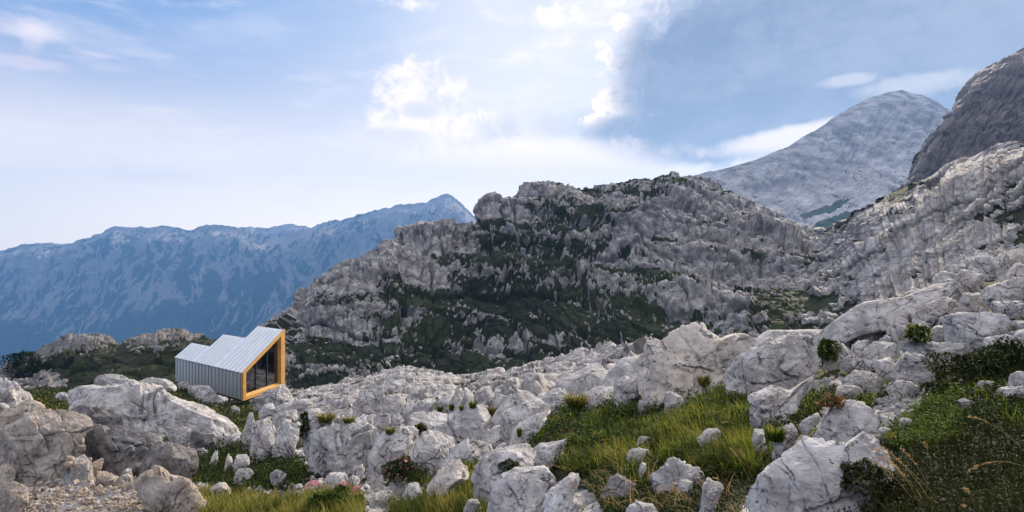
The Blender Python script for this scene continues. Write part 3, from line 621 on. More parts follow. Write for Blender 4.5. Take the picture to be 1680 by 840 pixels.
def range_disp(P, Nn, U, V):
    P = P.astype(f32)
    # fall-line coordinates: gullies and scree runs slant down to the left
    q = (P + np.stack([fbm(P, 500, 5, .6), fbm(P, 500, 5, .6, off=9.), fbm(P, 500, 3, off=21.)], -1) * 90) @ rotm(0, -.62, .0)
    gul = fbm(q, (240, 700, 600), 5, .6, True); rib = uvnoise(U, V + 10 * fbm(P, 300, 4), 52, 70, 11, 5, .62, True)
    up0 = sst(0, 45, V - prof(RANGE_CREST)(U)) * .85 + .15
    h = (110 * fbm(P, 1200, 4) + 52 * gul + 60 * rib) * up0 + 14 * fbm(P, 100, 5, .6)
    up = np.clip((V - prof(RANGE_CREST)(U)) / 190, 0, 1)                       # 0 at the skyline, 1 at the valley foot
    pk = sst(560, 760, U) * sst(120, 20, V - prof(RANGE_CREST)(U))
    n = fbm(q, (210, 420, 380), 4, .6, off=3.) * .8 + .75 * fbm(q, (55, 140, 120), 6, .72, off=5.) + .5 * fbm(P, 26, 4, .7) + .42 * rib
    veg = sst(-.16, .18, n + .62 * sst(.02, .55, up) - .24 - .55 * pk)
    scar = sst(.30, .52, fbm(q, (60, 500, 380), 5, .62, True, off=7.) * .7 + .55 * fbm(P, 200, 5, .6)) * sst(.98, .45, up)
    ravine = sst(.50, .68, uvnoise(U, V + 12 * fbm(P, 260, 4), 54, 130, 7, 4, .55, True, 5.)) * sst(.0, .3, fbm(P, 420, 3, off=15.) + .18)
    veg = veg * (1 - .9 * scar) * (1 - .75 * ravine)
    h = h + veg * 7 * fbm(P, 35, 3, .7)
    return h.astype(f32), dict(rock=1 - veg, crack=np.zeros(len(P)))

M_near = rock_material('limestone_near', 1.0, light=(.47, .46, .465), veg=(.034, .040, .010), veg2=(.014, .015, .007), warm_amt=.30)
M_hill = rock_material('limestone_hill', 5.0, light=(.43, .42, .42), dark=(.12, .115, .12), warm=(.33, .29, .26), veg=(.032, .042, .012), veg2=(.016, .020, .008), stain=.55)
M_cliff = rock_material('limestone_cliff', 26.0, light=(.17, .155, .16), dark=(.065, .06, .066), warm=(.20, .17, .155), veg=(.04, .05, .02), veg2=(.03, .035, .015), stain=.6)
M_peak = rock_material('limestone_peak', 70.0, light=(.58, .56, .55), dark=(.30, .29, .29), warm=(.38, .30, .26), veg=(.07, .09, .04), veg2=(.05, .06, .03), stain=.4)
M_range = rock_material('limestone_range', 300.0, light=(.25, .235, .23), dark=(.15, .14, .14), warm=(.28, .24, .20), veg=(.022, .036, .016), veg2=(.012, .02, .010), stain=.3, bump=.3)
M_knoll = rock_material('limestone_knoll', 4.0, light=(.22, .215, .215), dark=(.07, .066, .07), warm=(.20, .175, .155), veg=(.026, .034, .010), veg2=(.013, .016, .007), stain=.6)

def build(name, L, mat, sel=None):
    o = mesh_obj(name, L['P'].reshape(-1, 3), L['faces'] if sel is None else L['faces'][sel], mat, attrs=L['attrs'])
    return tag(o, kind='structure')

TD = np.concatenate([np.linspace(0, .36, 50)[:-1], np.linspace(.36, .70, 200)[:-1], np.linspace(.70, 1, 420)])
near = layer(NEAR_CREST, lambda u: np.full_like(u, 1000.), -280, 1940, 1.3, len(TD), near_depth, 34, .8, 24, near_disp, .06, (30, 5), TD)
# keep the ground clear of the underside of the shelter
FOOT = [(-18.90, 40.0), (-27.36, 46.24), (-26.2, 51.0), (-17.84, 44.5)]
cen = np.mean(FOOT, 0); big_foot = [tuple(cen + (np.array(q) - cen) * 1.22) for q in FOOT]
inf = sst(-.4, .5, poly_sdf(big_foot, near['P'][..., 0], near['P'][..., 1]))
near['P'][..., 2] = np.where(near['P'][..., 2] > -10.75, near['P'][..., 2] * (1 - inf) + inf * (-10.75), near['P'][..., 2])
build('ground', near, M_near)
def cut(L, name, mat, keep):
    """one of two hillsides that share this sheet, with only its own points"""
    f = L['faces'][keep]; ids, inv = np.unique(f, return_inverse=True)
    o = mesh_obj(name, L['P'].reshape(-1, 3)[ids], inv.reshape(f.shape), mat, attrs={k: a[ids] for k, a in L['attrs'].items()})
    return tag(o, kind='structure')
hill = layer(HILL_CREST, lambda u: prof(NEAR_CREST)(u) + 100, 330, 1940, 1.1, 460, hill_depth, 140, .75, 22, hill_disp, .10, (22, 7))
fu = hill['U'].ravel()[hill['faces'][:, 0]]; fv = hill['V'].ravel()[hill['faces'][:, 0]]
right = fu > 1345 - .75 * (fv - 380)
cut(hill, 'hill', M_hill, ~right); cut(hill, 'hillside', M_hill, right)
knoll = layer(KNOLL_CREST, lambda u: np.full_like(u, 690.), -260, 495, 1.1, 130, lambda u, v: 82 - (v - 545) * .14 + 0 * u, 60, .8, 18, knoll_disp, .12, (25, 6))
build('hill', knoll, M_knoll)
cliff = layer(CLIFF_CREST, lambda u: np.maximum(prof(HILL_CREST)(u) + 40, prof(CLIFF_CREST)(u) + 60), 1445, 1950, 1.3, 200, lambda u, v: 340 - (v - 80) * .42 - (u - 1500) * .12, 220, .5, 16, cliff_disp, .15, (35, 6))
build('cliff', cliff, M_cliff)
peak = layer(PEAK_CREST, lambda u: np.maximum(prof(HILL_CREST)(np.minimum(u, 1600)) + 45, 395), 1050, 1850, 1.2, 260, lambda u, v: 1500 * np.exp(-(v - 150) * .0019) + 0 * u, 500, .5, 16, peak_disp, .015, (40, 4))
build('mountain', peak, M_peak)
rngl = layer(RANGE_CREST, lambda u: np.full_like(u, 640.), -290, 990, 1.4, 240, lambda u, v: 3450 - (v - 320) * 3.6 + 0 * u, 200, .6, 14, range_disp, .04, (28, 5))
build('mountain_range', rngl, M_range)
farl = layer(FAR_CREST, lambda u: np.full_like(u, 450.), 300, 620, 1.6, 50, lambda u, v: 3750 - (v - 370) * 2 + 0 * u, 200, .4, 10, range_disp, .04, (30, 4))
build('mountain_range', farl, M_range)
# the valley floor far below everything
th = np.linspace(0, 2 * np.pi, 97)[:-1]; rr = np.array([0.1, 400, 1200, 2400, 4000])
vp = np.concatenate([np.c_[r * np.cos(th), r * np.sin(th), np.full(96, -1250.0)] for r in rr])
ii = np.arange(96); jj = (ii + 1) % 96
vf = np.concatenate([np.c_[k * 96 + ii, (k + 1) * 96 + ii, (k + 1) * 96 + jj, k * 96 + jj] for k in range(4)])
tag(mesh_obj('valley_floor', vp, vf, M_range, attrs=dict(rock=np.zeros(len(vp)), crack=np.zeros(len(vp)))), kind='structure')

# ------------------------------------------------------------------ sky, sun, haze, camera
SUN_DIR = Vector(((1490 - CX) / F, 1.0, (CY + 65) / F)).normalized()
sun_el = math.asin(SUN_DIR.z); sun_az = math.atan2(SUN_DIR.x, SUN_DIR.y)
def make_sky():
    w = bpy.data.worlds.new('World'); scene.world = w; w.use_nodes = True
    nt = w.node_tree; nt.nodes.clear(); n = N(nt)
    out = nt.nodes.new('ShaderNodeOutputWorld'); bg = nt.nodes.new('ShaderNodeBackground'); nt.links.new(bg.outputs[0], out.inputs[0])
    bg.inputs[1].default_value = .08
    sk = nt.nodes.new('ShaderNodeTexSky'); sk.sky_type = 'NISHITA'; sk.sun_disc = False
    sk.sun_elevation = sun_el; sk.sun_rotation = sun_az; sk.altitude = 1800; sk.air_density = 1.0; sk.dust_density = 1.2; sk.ozone_density = 1.5
    tc = nt.nodes.new('ShaderNodeTexCoord'); d = tc.outputs['Generated']
    sx = nt.nodes.new('ShaderNodeSeparateXYZ'); nt.links.new(d, sx.inputs[0]); x, y, z = sx.outputs
    az = n.math('ARCTAN2', x, y); el = n.math('ARCSINE', z)
    def AE(u, v):
        a = math.atan((u - CX) / F); return a, math.atan((CY - v) / F * math.cos(a))
    # the clouds are defined by bearing and height above the horizon
    w1 = n.noise(d, 7.0, 6, .62); w2 = n.noise(n.vadd(d, (5.1, 2.2, 7.7)), 7.0, 6, .62); w3 = n.noise(d, 26.0, 8, .70, .4); w4 = n.noise(n.mapping(d, (1, 1, 3.2)), 3.5, 6, .58)
    puff = n.add(n.mul(n.sub(w1, .5), .7), n.mul(n.sub(w3, .5), .75))
    def ell(u, v, ru, rv, pw=2.0, tilt=0.0):
        a, e = AE(u, v); ra = ru / F * math.cos(a) ** 2; re = rv / F * math.cos(a)
        da = n.sub(az, a); de = n.sub(el, e)
        if tilt: de = n.sub(de, n.mul(da, tilt))
        p = n.math('POWER', n.math('ABSOLUTE', n.mul(da, 1 / ra)), pw); q = n.math('POWER', n.math('ABSOLUTE', n.mul(de, 1 / re)), pw)
        return n.sub(1.0, n.add(p, q))
    S = 10.0
    def c(r, g, b): return (r * S, g * S, b * S)
    sky = sk.outputs[0]
    # thin veil: clear blue at the far left, milky white towards the sun and the horizon
    a0 = AE(40, 0)[0]; a1 = AE(900, 0)[0]
    left = n.step(n.add(az, n.mul(n.sub(w4, .5), .10)), a0, a1)
    base = n.mix(n.step(el, .02, .40), c(.92, .88, .92), c(.125, .285, .66))
    base = n.mix(n.mul(left, n.step(el, .60, .10, .45, .85)), base, c(.80, .87, 1.02))
    hor = n.step(n.add(el, n.mul(n.sub(w4, .5), .05)), .27, .04)
    base = n.mix(n.mul(hor, .95), base, c(1.30, 1.27, 1.20))
    veil = n.mix(.85, sky, base)
    back = n.step(n.math('ABSOLUTE', az), .9, 1.7)      # behind the viewer: blue sky with broken bright cloud
    bcl = n.step(n.add(n.mul(w1, .5), n.mul(w4, .5)), .42, .62)
    veil = n.mix(n.mul(back, .9), veil, n.mix(bcl, c(.26, .34, .56), c(.55, .56, .62)))
    ov = n.step(el, .55, .9); veil = n.mix(n.mul(ov, .8), veil, n.mix(bcl, c(.70, .84, 1.15), c(1.7, 1.68, 1.72)))
    gl = ell(860, 80, 230, 240); veil = n.mix(n.mul(n.step(n.add(gl, n.mul(puff, .8)), -.3, 1.0), .22), veil, c(.98, 1.0, 1.08))
    # shafts of light and shade fanning out from the hidden sun
    ra = n.sub(az, sun_az); re_ = n.sub(el, sun_el); an = n.math('ARCTAN2', re_, ra)
    cx_ = nt.nodes.new('ShaderNodeCombineXYZ'); nt.links.new(n.mul(an, 2.2), cx_.inputs[0]); shaft = n.noise(cx_.outputs[0], 3.0, 2, .5)
    fall = n.step(ra, AE(250, 0)[0] - sun_az, AE(900, 0)[0] - sun_az); fall = n.mul(fall, n.step(el, .02, .16))
    veil = n.mix(n.mul(n.step(shaft, .46, .34), n.mul(fall, .30)), veil, c(.60, .74, .98))
    # sun-facing streaks and wisps
    wisp = n.mul(n.step(w4, .52, .70), n.step(el, .05, .25))
    veil = n.mix(n.mul(wisp, n.step(az, AE(500, 0)[0], AE(800, 0)[0], .10, .40)), veil, c(1.05, 1.03, 1.05))
    for (u, v, ru, rv, am) in ((35, 45, 90, 26, .35), (25, 100, 110, 14, .32), (50, 55, 30, 40, .25), (150, 90, 40, 10, .18)):
        f = n.add(ell(u, v, ru, rv), n.mul(puff, 2.2)); veil = n.mix(n.mul(n.step(f, .1, 1.1), am), veil, c(.86, .78, .88))
    # cumulus bank in the middle
    cum = n.math('MAXIMUM', ell(690, 160, 95, 75), ell(650, 205, 100, 38)); cum = n.math('MAXIMUM', cum, ell(760, 215, 190, 42)); cum = n.math('MAXIMUM', cum, n.sub(ell(660, 2, 110, 26), .5))
    cf = n.add(cum, n.mul(puff, 3.4))
    lump = n.add(n.mul(w2, .5), n.mul(w3, .5))
    cc = n.mix(n.step(lump, .40, .56), c(.66, .72, .84), c(1.04, 1.01, .99))
    lowc = n.math('MAXIMUM', ell(640, 225, 90, 20), ell(690, 180, 45, 18)); cc = n.mix(n.mul(n.step(n.add(lowc, n.mul(puff, 1.5)), .0, 1.0), .75), cc, c(.56, .64, .79))
    veil = n.mix(n.mul(n.step(cf, .0, 1.0), .8), veil, cc)
    for (u, v, ru, rv) in ((920, 22, 80, 26), (960, 10, 110, 14)):
        f = n.add(ell(u, v, ru, rv), n.mul(puff, 5.5)); veil = n.mix(n.mul(n.step(f, .3, 2.2), .45), veil, c(1.3, 1.26, 1.26))
    cir = n.noise(n.mapping(d, (1, 1, 4.5), (0, R(12), 0)), 5.0, 8, .62, .5)
    veil = n.mix(n.mul(n.step(cir, .50, .72), n.step(el, .02, .16, .0, .30)), veil, c(1.0, .99, 1.02))
    veil = n.mix(n.mul(n.step(cir, .48, .30), n.step(el, .03, .16, .0, .22)), veil, c(.50, .62, .88))
    # the big blue-grey cloud in front of the sun, with a bright ragged rim
    big = n.math('MAXIMUM', ell(1420, 80, 440, 150, 3.2), ell(1230, 110, 250, 150, 2.4)); big = n.math('MAXIMUM', big, ell(1150, 218, 210, 52, 2.2));
    thin = n.add(ell(985, 205, 200, 30), n.mul(puff, 2.6)); veil = n.mix(n.mul(n.step(thin, -.1, 1.2), .62), veil, c(.50, .58, .72))
    soft = n.step(el, AE(1100, 250)[1], AE(1100, 150)[1], 1.0, .45)
    bf = n.add(big, n.mul(puff, 1.7))
    rim = n.mul(n.step(bf, -.30, -.12), n.step(n.add(ell(1000, 120, 75, 110), n.mul(puff, 1.5)), .0, .5)); rim = n.mul(rim, n.step(n.add(w3, n.mul(n.sub(w1, .5), .8)), .47, .62))
    rim = n.mul(rim, n.step(el, AE(1000, 250)[1], AE(1000, 205)[1]))
    veil = n.mix(rim, veil, c(1.15, 1.12, 1.10))
    tone = n.mix(n.step(n.add(n.mul(w4, .5), n.add(n.mul(w1, .3), n.mul(w3, .2))), .41, .60), c(.15, .225, .39), c(.26, .345, .53))
    tone = n.mix(n.step(el, AE(1300, 40)[1], AE(1300, 240)[1], 0, .45), tone, c(.33, .42, .57))
    veil = n.mix(n.mul(n.step(bf, -.18, .56), .92), veil, tone)
    gl = n.add(ell(1310, 225, 190, 24, 2.0, .10), n.mul(puff, 1.2)); veil = n.mix(n.mul(n.step(gl, .0, .9), .75), veil, c(1.15, 1.12, 1.08))
    gl = n.add(ell(880, 262, 260, 40, 2.0), n.mul(puff, 1.6)); veil = n.mix(n.mul(n.step(gl, -.1, .9), .75), veil, c(1.05, 1.03, 1.01))
    for (u, v, ru, rv) in ((1390, 132, 60, 12), (1500, 140, 120, 22)):
        f = n.add(ell(u, v, ru, rv), n.mul(puff, 2.0)); veil = n.mix(n.mul(n.step(f, .0, 1.0), .5), veil, c(.74, .80, .92))
    veil = n.mix(n.step(z, .0, -.06), veil, c(.25, .30, .38))
    veil = n.mix(1.0, veil, (1.31, 1.14, .95), 'MULTIPLY')
    nt.links.new(veil, bg.inputs[0])
make_sky()
sd = bpy.data.lights.new('sun', 'SUN'); sd.energy = 5.0; sd.angle = R(1.0); sd.color = (1.0, .86, .68)
so = bpy.data.objects.new('sun', sd); COL.objects.link(so); so.rotation_euler = (-SUN_DIR).to_track_quat('-Z', 'Y').to_euler(); so.location = (200, 200, 200)

def make_haze(density, col):
    x0, x1, y0, y1, z0, z1 = -4800, 4100, -4100, 4150, -1252, 620
    v = [(x, y, z) for x in (x0, x1) for y in (y0, y1) for z in (z0, z1)]
    f = np.array([(0, 1, 3, 2), (4, 6, 7, 5), (0, 4, 5, 1), (2, 3, 7, 6), (0, 2, 6, 4), (1, 5, 7, 3)])
    m = bpy.data.materials.new('haze'); m.use_nodes = True; nt = m.node_tree; nt.nodes.clear()
    o = nt.nodes.new('ShaderNodeOutputMaterial'); pv = nt.nodes.new('ShaderNodeVolumePrincipled')
    pv.inputs['Color'].default_value = (*col, 1); pv.inputs['Density'].default_value = density; pv.inputs['Anisotropy'].default_value = .1
    nt.links.new(pv.outputs[0], o.inputs['Volume'])
    tag(mesh_obj('haze', v, f, m, smooth=False), kind='stuff')
make_haze(2.1e-4, (.17, .42, .92))

cam = bpy.data.cameras.new('camera'); cam.sensor_width = 36; cam.lens = F / 1680 * 36; cam.clip_end = 40000; cam.clip_start = .05
co = bpy.data.objects.new('camera', cam); COL.objects.link(co); co.rotation_euler = (R(90), 0, 0); scene.camera = co
vs = scene.view_settings; vs.view_transform = 'Standard'; vs.look = 'None'; vs.exposure = .72; vs.gamma = 1; vs.use_curve_mapping = False
scene.render.engine = 'CYCLES'; cy = scene.cycles
cy.max_bounces = 6; cy.diffuse_bounces = 1; cy.glossy_bounces = 3; cy.transmission_bounces = 4; cy.transparent_max_bounces = 8; cy.volume_bounces = 0
cy.use_denoising = True
# ------------------------------------------------------------------ the shelter
def px(u, v, d): return np.array([(u - CX) / F * d, d, (CY - v) / F * d])
P0 = px(399, 657, 40.0); zb = P0[2]
PL = px(288, 625, zb * F / (CY - 625)); PB = px(466, 633, zb * F / (CY - 633))
up = np.array([0, 0, 1.0]); av = PL - P0; bv = PB - P0; La = np.linalg.norm(av); ah = av / La; Lb = np.linalg.norm(bv); bh = bv / Lb
eave = 46.5 / F * 40.0; rise = (633 - 541) / F * PB[1] - eave
roof_n = np.cross(ah, bh * Lb + up * rise); roof_n /= np.linalg.norm(roof_n)
if roof_n[2] < 0: roof_n = -roof_n
E0 = P0 + up * eave
def on_roof(u, v):
    r = ray(u, v); t = (E0 @ roof_n) / (r @ roof_n); q = r * t - E0
    M = np.c_[av, bv]; return np.linalg.lstsq(M[:2], q[:2], rcond=None)[0]
s1 = (on_roof(423, 535)[0] * .5 + on_roof(402, 555)[0] * .5); s2 = (on_roof(367, 548)[0] + on_roof(345, 568)[0]) * .5
t2 = (on_roof(402, 555)[1] + on_roof(367, 548)[1]) * .5; t3 = (on_roof(345, 568)[1] + on_roof(316, 563)[1]) * .5
print('cabin', La, Lb, eave, rise, s1, s2, t2, t3)
cab = empty('cabin', Vector(P0)); tag(cab, 'small stepped metal shelter with a timber-framed glass gable on the rocks', 'cabin')
M_seam_shadow = plain('zinc_seam_shadow', (.36, .39, .42), .5, .4); M_rseam = plain('zinc_roof_seam', (.60, .63, .66), .45, .4)  # wall seams darker than the cladding: shadow of the gaps put into the colour
M_clad = plain('zinc_cladding', (.50, .53, .56), .42, .55); M_roofm = plain('zinc_roof', (.66, .68, .71), .40, .45)
def wood_mat():
    m, nt, b = new_mat('larch_boards'); n = N(nt); P = n.coords()
    g = n.noise(n.mapping(P, (3, 3, 14)), 1.6, 5, .65); k = n.noise(P, 2.0, 3)
    c = n.mix(n.step(g, .35, .68), (.66, .37, .09), (.40, .19, .045)); c = n.mix(n.mul(n.step(k, .45, .7), .4), c, (.70, .42, .13))
    nt.links.new(c, b.inputs['Base Color']); b.inputs['Roughness'].default_value = .55; return m
M_wood = wood_mat(); M_dark = plain('dark_metal', (.03, .03, .032), .5, .3); M_in = plain('interior_ply', (.72, .44, .19), .6); M_floor = plain('interior_floor', (.45, .28, .13), .7)
def zinc(m, a, b2):
    nt = m.node_tree; b = [x for x in nt.nodes if x.type == 'BSDF_PRINCIPLED'][0]; n = N(nt); P = n.coords()
    q = n.noise(n.mapping(P, (1.1, 1.1, .45)), 1.3, 5, .6); f = n.noise(P, 9, 4, .6)
    nt.links.new(n.mix(n.step(n.add(n.mul(q, .7), n.mul(f, .3)), .35, .65), a, b2), b.inputs['Base Color'])
    nt.links.new(n.step(f, .3, .7, .34, .52), b.inputs['Roughness'])
zinc(M_clad, (.56, .60, .63), (.66, .69, .71)); zinc(M_roofm, (.70, .73, .76), (.80, .82, .83))
def slab(name, pts, n, th, mat, parent, inset=0):
    """flat plate: outline pts (in order), thickness th away from the normal n"""
    p = np.array(pts); k = len(p); n = np.array(n) / np.linalg.norm(n); q = p - n * th
    V = np.concatenate([p, q]); fs = [np.array([list(range(k))]), np.array([list(range(2 * k - 1, k - 1, -1))]), np.array([(i, k + i, k + (i + 1) % k, (i + 1) % k) for i in range(k)])]
    return mesh_obj(name, V, fs, mat, parent, smooth=False, origin=p[0])
def bars(name, segs, w, h, nrm, mat, parent):
    """straight bars with a w x h section along segments (a, b); nrm = direction of h"""
    V = []; Fc = []
    for a, b in segs:
        a = np.array(a); b = np.array(b); d = (b - a) / np.linalg.norm(b - a); nn = np.array(nrm) - d * np.dot(nrm, d); nn /= np.linalg.norm(nn); s = np.cross(d, nn) * w / 2
        k = len(V) 
        for e in (a, b): V += [e - s, e + s, e + s + nn * h, e - s + nn * h]
        Fc += [(k, k + 1, k + 2, k + 3), (k + 7, k + 6, k + 5, k + 4)] + [(k + i, k + 4 + i, k + 4 + (i + 1) % 4, k + (i + 1) % 4) for i in range(4)]
    return mesh_obj(name, V, np.array(Fc), mat, parent, smooth=False, origin=np.array(segs[0][0]))
def ptb(s, t, z=None):      # s along the eave, t along the gable; z above the floor, or on the roof plane
    return P0 + av * s + bv * t + up * (eave + rise * t if z is None else z)
nf = np.cross(ah, up); nf = nf if nf[1] < 0 else -nf                      # outward normal of the long wall
ng = np.cross(bh, up); ng = ng if ng @ ah < 0 else -ng                   # outward normal of the glazed gable
fw = slab('wall', [ptb(0, 0, 0), ptb(1, 0, 0), ptb(1, 0), ptb(0, 0)], nf, .12, M_clad, cab)
bars('seam', [(ptb(s, 0, .03) + nf * .001, ptb(s, 0) - up * .05 + nf * .001) for s in np.linspace(.03, .97, 20)], .03, .05, nf, M_seam_shadow, fw)
for o, ss, tt in (('roof', (0, s1), 1.0), ('roof', (s1, s2), t2), ('roof', (s2, 1.0), t3)):
    a, b_ = ss; ov = .02
    rp = slab(o, [ptb(a, -ov), ptb(b_, -ov), ptb(b_, tt), ptb(a, tt)][::-1], roof_n, .10, M_roofm, cab)
    k = max(2, int(round((b_ - a) * 20)))
    bars('roof_seam', [(ptb(s, -ov + .004) + roof_n * .001, ptb(s, tt - .004) + roof_n * .001) for s in np.linspace(a, b_, k + 1)[0 if a == 0 else 1:-1] + (.004 if a == 0 else 0)], .024, .04, roof_n, M_rseam, rp)
    slab('rear_wall', [ptb(a + .003, tt, 0), ptb(b_ - .003, tt, 0), ptb(b_ - .003, tt) - up * .11, ptb(a + .003, tt) - up * .11], -nf, .1, M_clad, cab)
    lo = {1.0: t2, t2: t3}.get(tt, 0.0)
    slab('end_wall', [ptb(b_ - .006, lo + .004, 0), ptb(b_ - .006, tt - .03, 0), ptb(b_ - .006, tt - .03) - up * .12, ptb(b_ - .006, lo + .004) - up * .12], ah, .1, M_clad, cab)
bars('eave_trim', [(ptb(0, 0) - up * .06 + nf * .012, ptb(1, 0) - up * .06 + nf * .012)], .05, .04, nf, M_dark, cab)
slab('floor', [ptb(.012, .03, -.02), ptb(.99, .03, -.02), ptb(.99, .40, -.02), ptb(.012, .97, -.02)], up, .16, M_dark, cab)
# gable: a deep timber surround sloping in to the glass
out4 = [ptb(0, -.012, -.02), ptb(0, 1.012, -.02), ptb(0, 1.012) + up * .02, ptb(0, -.012) + up * .02]
ins = lambda l, r, b, t: [P0 + bv * l + up * b, P0 + bv * (1 - r) + up * b, P0 + bv * (1 - r) + up * (eave + rise * (1 - r) - t), P0 + bv * l + up * (eave + rise * l - t)]
mid4 = ins(.05, .095, .20, .21); inn4 = ins(.08, .11, .35, .29)
og = [p + ng * .06 for p in out4]; mg = [p + ng * .06 for p in mid4]; ig = [p - ng * .22 for p in inn4]; bk = [p - ng * .10 for p in out4]
V = np.array(og + mg + ig + bk); fs = []
for i in range(4):
    j = (i + 1) % 4; fs += [(i, j, 4 + j, 4 + i), (4 + i, 4 + j, 8 + j, 8 + i), (12 + i, 12 + j, j, i)]
mesh_obj('window_frame', V, np.array(fs), M_wood, cab, smooth=False, origin=P0)
gm, gnt, gb = new_mat('window_glass'); gnt.nodes.remove(gb)
_t = gnt.nodes.new('ShaderNodeBsdfTransparent'); _g2 = gnt.nodes.new('ShaderNodeBsdfGlossy'); _m = gnt.nodes.new('ShaderNodeMixShader'); _fr = gnt.nodes.new('ShaderNodeFresnel')
_t.inputs[0].default_value = (.90, .93, .91, 1); _g2.inputs['Roughness'].default_value = .015; _fr.inputs[0].default_value = 1.9
_n = N(gnt); gnt.links.new(_n.add(_n.mul(_fr.outputs[0], .9), .14), _m.inputs[0]); gnt.links.new(_t.outputs[0], _m.inputs[1]); gnt.links.new(_g2.outputs[0], _m.inputs[2])
gnt.links.new(_m.outputs[0], [x for x in gnt.nodes if x.type == 'OUTPUT_MATERIAL'][0].inputs[0])
def gl(t, top): return P0 + bv * t + up * ((eave + rise * t - .29) if top else .35) - ng * .24
cutsg = [.08, .345, .62, .89]
for a, b_ in zip(cutsg[:-1], cutsg[1:]):
    slab('window', [gl(a, 0), gl(b_, 0), gl(b_, 1), gl(a, 1)], ng, .02, gm, cab)
bars('mullion', [(gl(t, 0), gl(t, 1)) for t in cutsg[1:-1]], .07, .06, ng, M_dark, cab)
bars('lining', [(P0 + bv * t + ah * 2.2 + up * .0, P0 + bv * t + ah * 2.2 + up * (eave + rise * t - .14)) for t in np.linspace(.06, .94, 12)], .30, .03, ng, M_in, cab)
slab('interior_floor', [ptb(.024, .04, .02), ptb(.97, .04, .02), ptb(.97, .30, .02), ptb(.024, .95, .02)], up, .03, M_floor, cab)
for s, t in ((.06, .12), (.06, .85), (.5, .12), (.5, .5), (.94, .12)):
    bars('support_post', [(ptb(s, t, -.18) - up * 1.6, ptb(s, t, -.18))], .14, .14, ng, M_dark, cab)
# ------------------------------------------------------------------ boulders and rock outcrops of the foreground
import bmesh
_ico = {}
def ico(level):
    if level not in _ico:
        bm = bmesh.new(); bmesh.ops.create_icosphere(bm, subdivisions=level, radius=1.0)
        _ico[level] = (np.array([v.co[:] for v in bm.verts], f32), np.array([[v.index for v in f.verts] for f in bm.faces], np.int32)); bm.free()
    return _ico[level]

def radial(poly, nang=720):
    """distance from the outline's centre to its edge for every direction"""
    p = np.array(poly, float); q = np.roll(p, -1, 0)
    cr = p[:, 0] * q[:, 1] - q[:, 0] * p[:, 1]; A = cr.sum() / 2
    c = ((p + q) * cr[:, None]).sum(0) / (6 * A)
    th = np.linspace(0, 2 * np.pi, nang, endpoint=False); d = np.c_[np.cos(th), -np.sin(th)]     # picture y runs down
    r = np.zeros(nang)
    for a, b in zip(p - c, q - c):
        e = b - a; den = d[:, 0] * e[1] - d[:, 1] * e[0]; den = np.where(abs(den) < 1e-9, 1e-9, den)
        t = (a[0] * e[1] - a[1] * e[0]) / den; s = (a[0] * d[:, 1] - a[1] * d[:, 0]) / den
        r = np.maximum(r, np.where((t > 0) & (s >= -1e-6) & (s <= 1 + 1e-6), t, 0))
    r = np.where(r <= 0, np.median(r), r)
    k = 4; r = np.convolve(np.r_[r[-k:], r, r[:k]], np.ones(2 * k + 1) / (2 * k + 1), 'valid')
    return c, r, abs(A)

def rock_shape(V0, rad, thick, lean, seed, size, ncut=13, power=4.6, flute=0.0, rough=1.0):
    """sphere directions -> a chiselled rock with outline rad(theta) (metres), local x right, y up, z towards the viewer"""
    rg = np.random.default_rng(seed)
    sx, sy, sz = V0.T
    s = np.sqrt(sx * sx + sy * sy) + 1e-9; th = np.arctan2(sy, sx) % (2 * np.pi)
    r = np.interp(th, np.linspace(0, 2 * np.pi, len(rad) + 1), np.r_[rad, rad[0]])
    k = (s ** power + np.abs(sz) ** power) ** (-1 / power)
    p = np.c_[sx / s * r * s * k, sy / s * r * s * k, sz * k * thick].astype(f32)
    fam = np.array([(0, 1, .45), (.1, .1, 1), (-.75, .2, .7), (.75, .2, .7), (-.4, .8, .5), (.4, .8, .5), (0, .6, .8), (-.5, -.2, .9), (.5, -.2, .9)])
    for c_ in range(ncut):
        n = fam[c_ % len(fam)] + rg.normal(size=3) * .28; n /= np.linalg.norm(n); n = n.astype(f32)
        d = p @ n; cutv = d.max() * rg.uniform(.58, .92); o = np.maximum(d - cutv, 0); p = p - n[None] * (o * .96)[:, None]
    p[:, 1] = np.where(p[:, 1] < 0, p[:, 1] * 1.3, p[:, 1])                     # the foot goes down into the ground
    dirn = p / np.array([size * .5, size * .5, thick], f32); dirn = dirn / (np.linalg.norm(dirn, axis=1)[:, None] + 1e-6)
    q = p @ rotm(*rg.uniform(-.22, .22, 3)) + f32(seed * 3.7); S = size
    f1, e1, c1 = facets(q, (.48 * S, .34 * S, .30 * S)); f2, e2, c2 = facets(q, (.17 * S, .12 * S, .11 * S), 5.)
    f3, e3, c3 = facets(q, .06 * S, 8.)
    h = S * rough * (.050 * f1 + .022 * f2 + .008 * f3 + .024 * fbm(q, .5 * S, 5, .6) + .007 * fbm(q, .05 * S, 4, .65))
    va, da = joints(q, ((1, .1, .3), (.5, .1, 1), (1, .35, -.3))[seed % 3], .22 * S); vb_, db = joints(q, [.18, 1, .30], .26 * S, 2.0)
    ga = sst(-.12, .18, fbm(q, .45 * S, 3, off=6.)); gb = sst(-.05, .2, fbm(q, .45 * S, 3, off=11.))
    k1 = np.exp(-(da / .045) ** 2) * ga; k2 = np.exp(-(db / .04) ** 2) * gb
    h = h + S * rough * (.058 * va * ga + .050 * vb_ * gb - .040 * k1 - .036 * k2)
    if flute:
        fl = fbm(q * np.array([1, .22, 1], f32), .10 * S, 3, .6, True); h = h + S * flute * .05 * fl
    p = p + dirn * h[:, None]
    p[:, 2] -= lean * p[:, 1]
    return p, np.clip(k1 * .9 + k2 * .9, 0, 1)

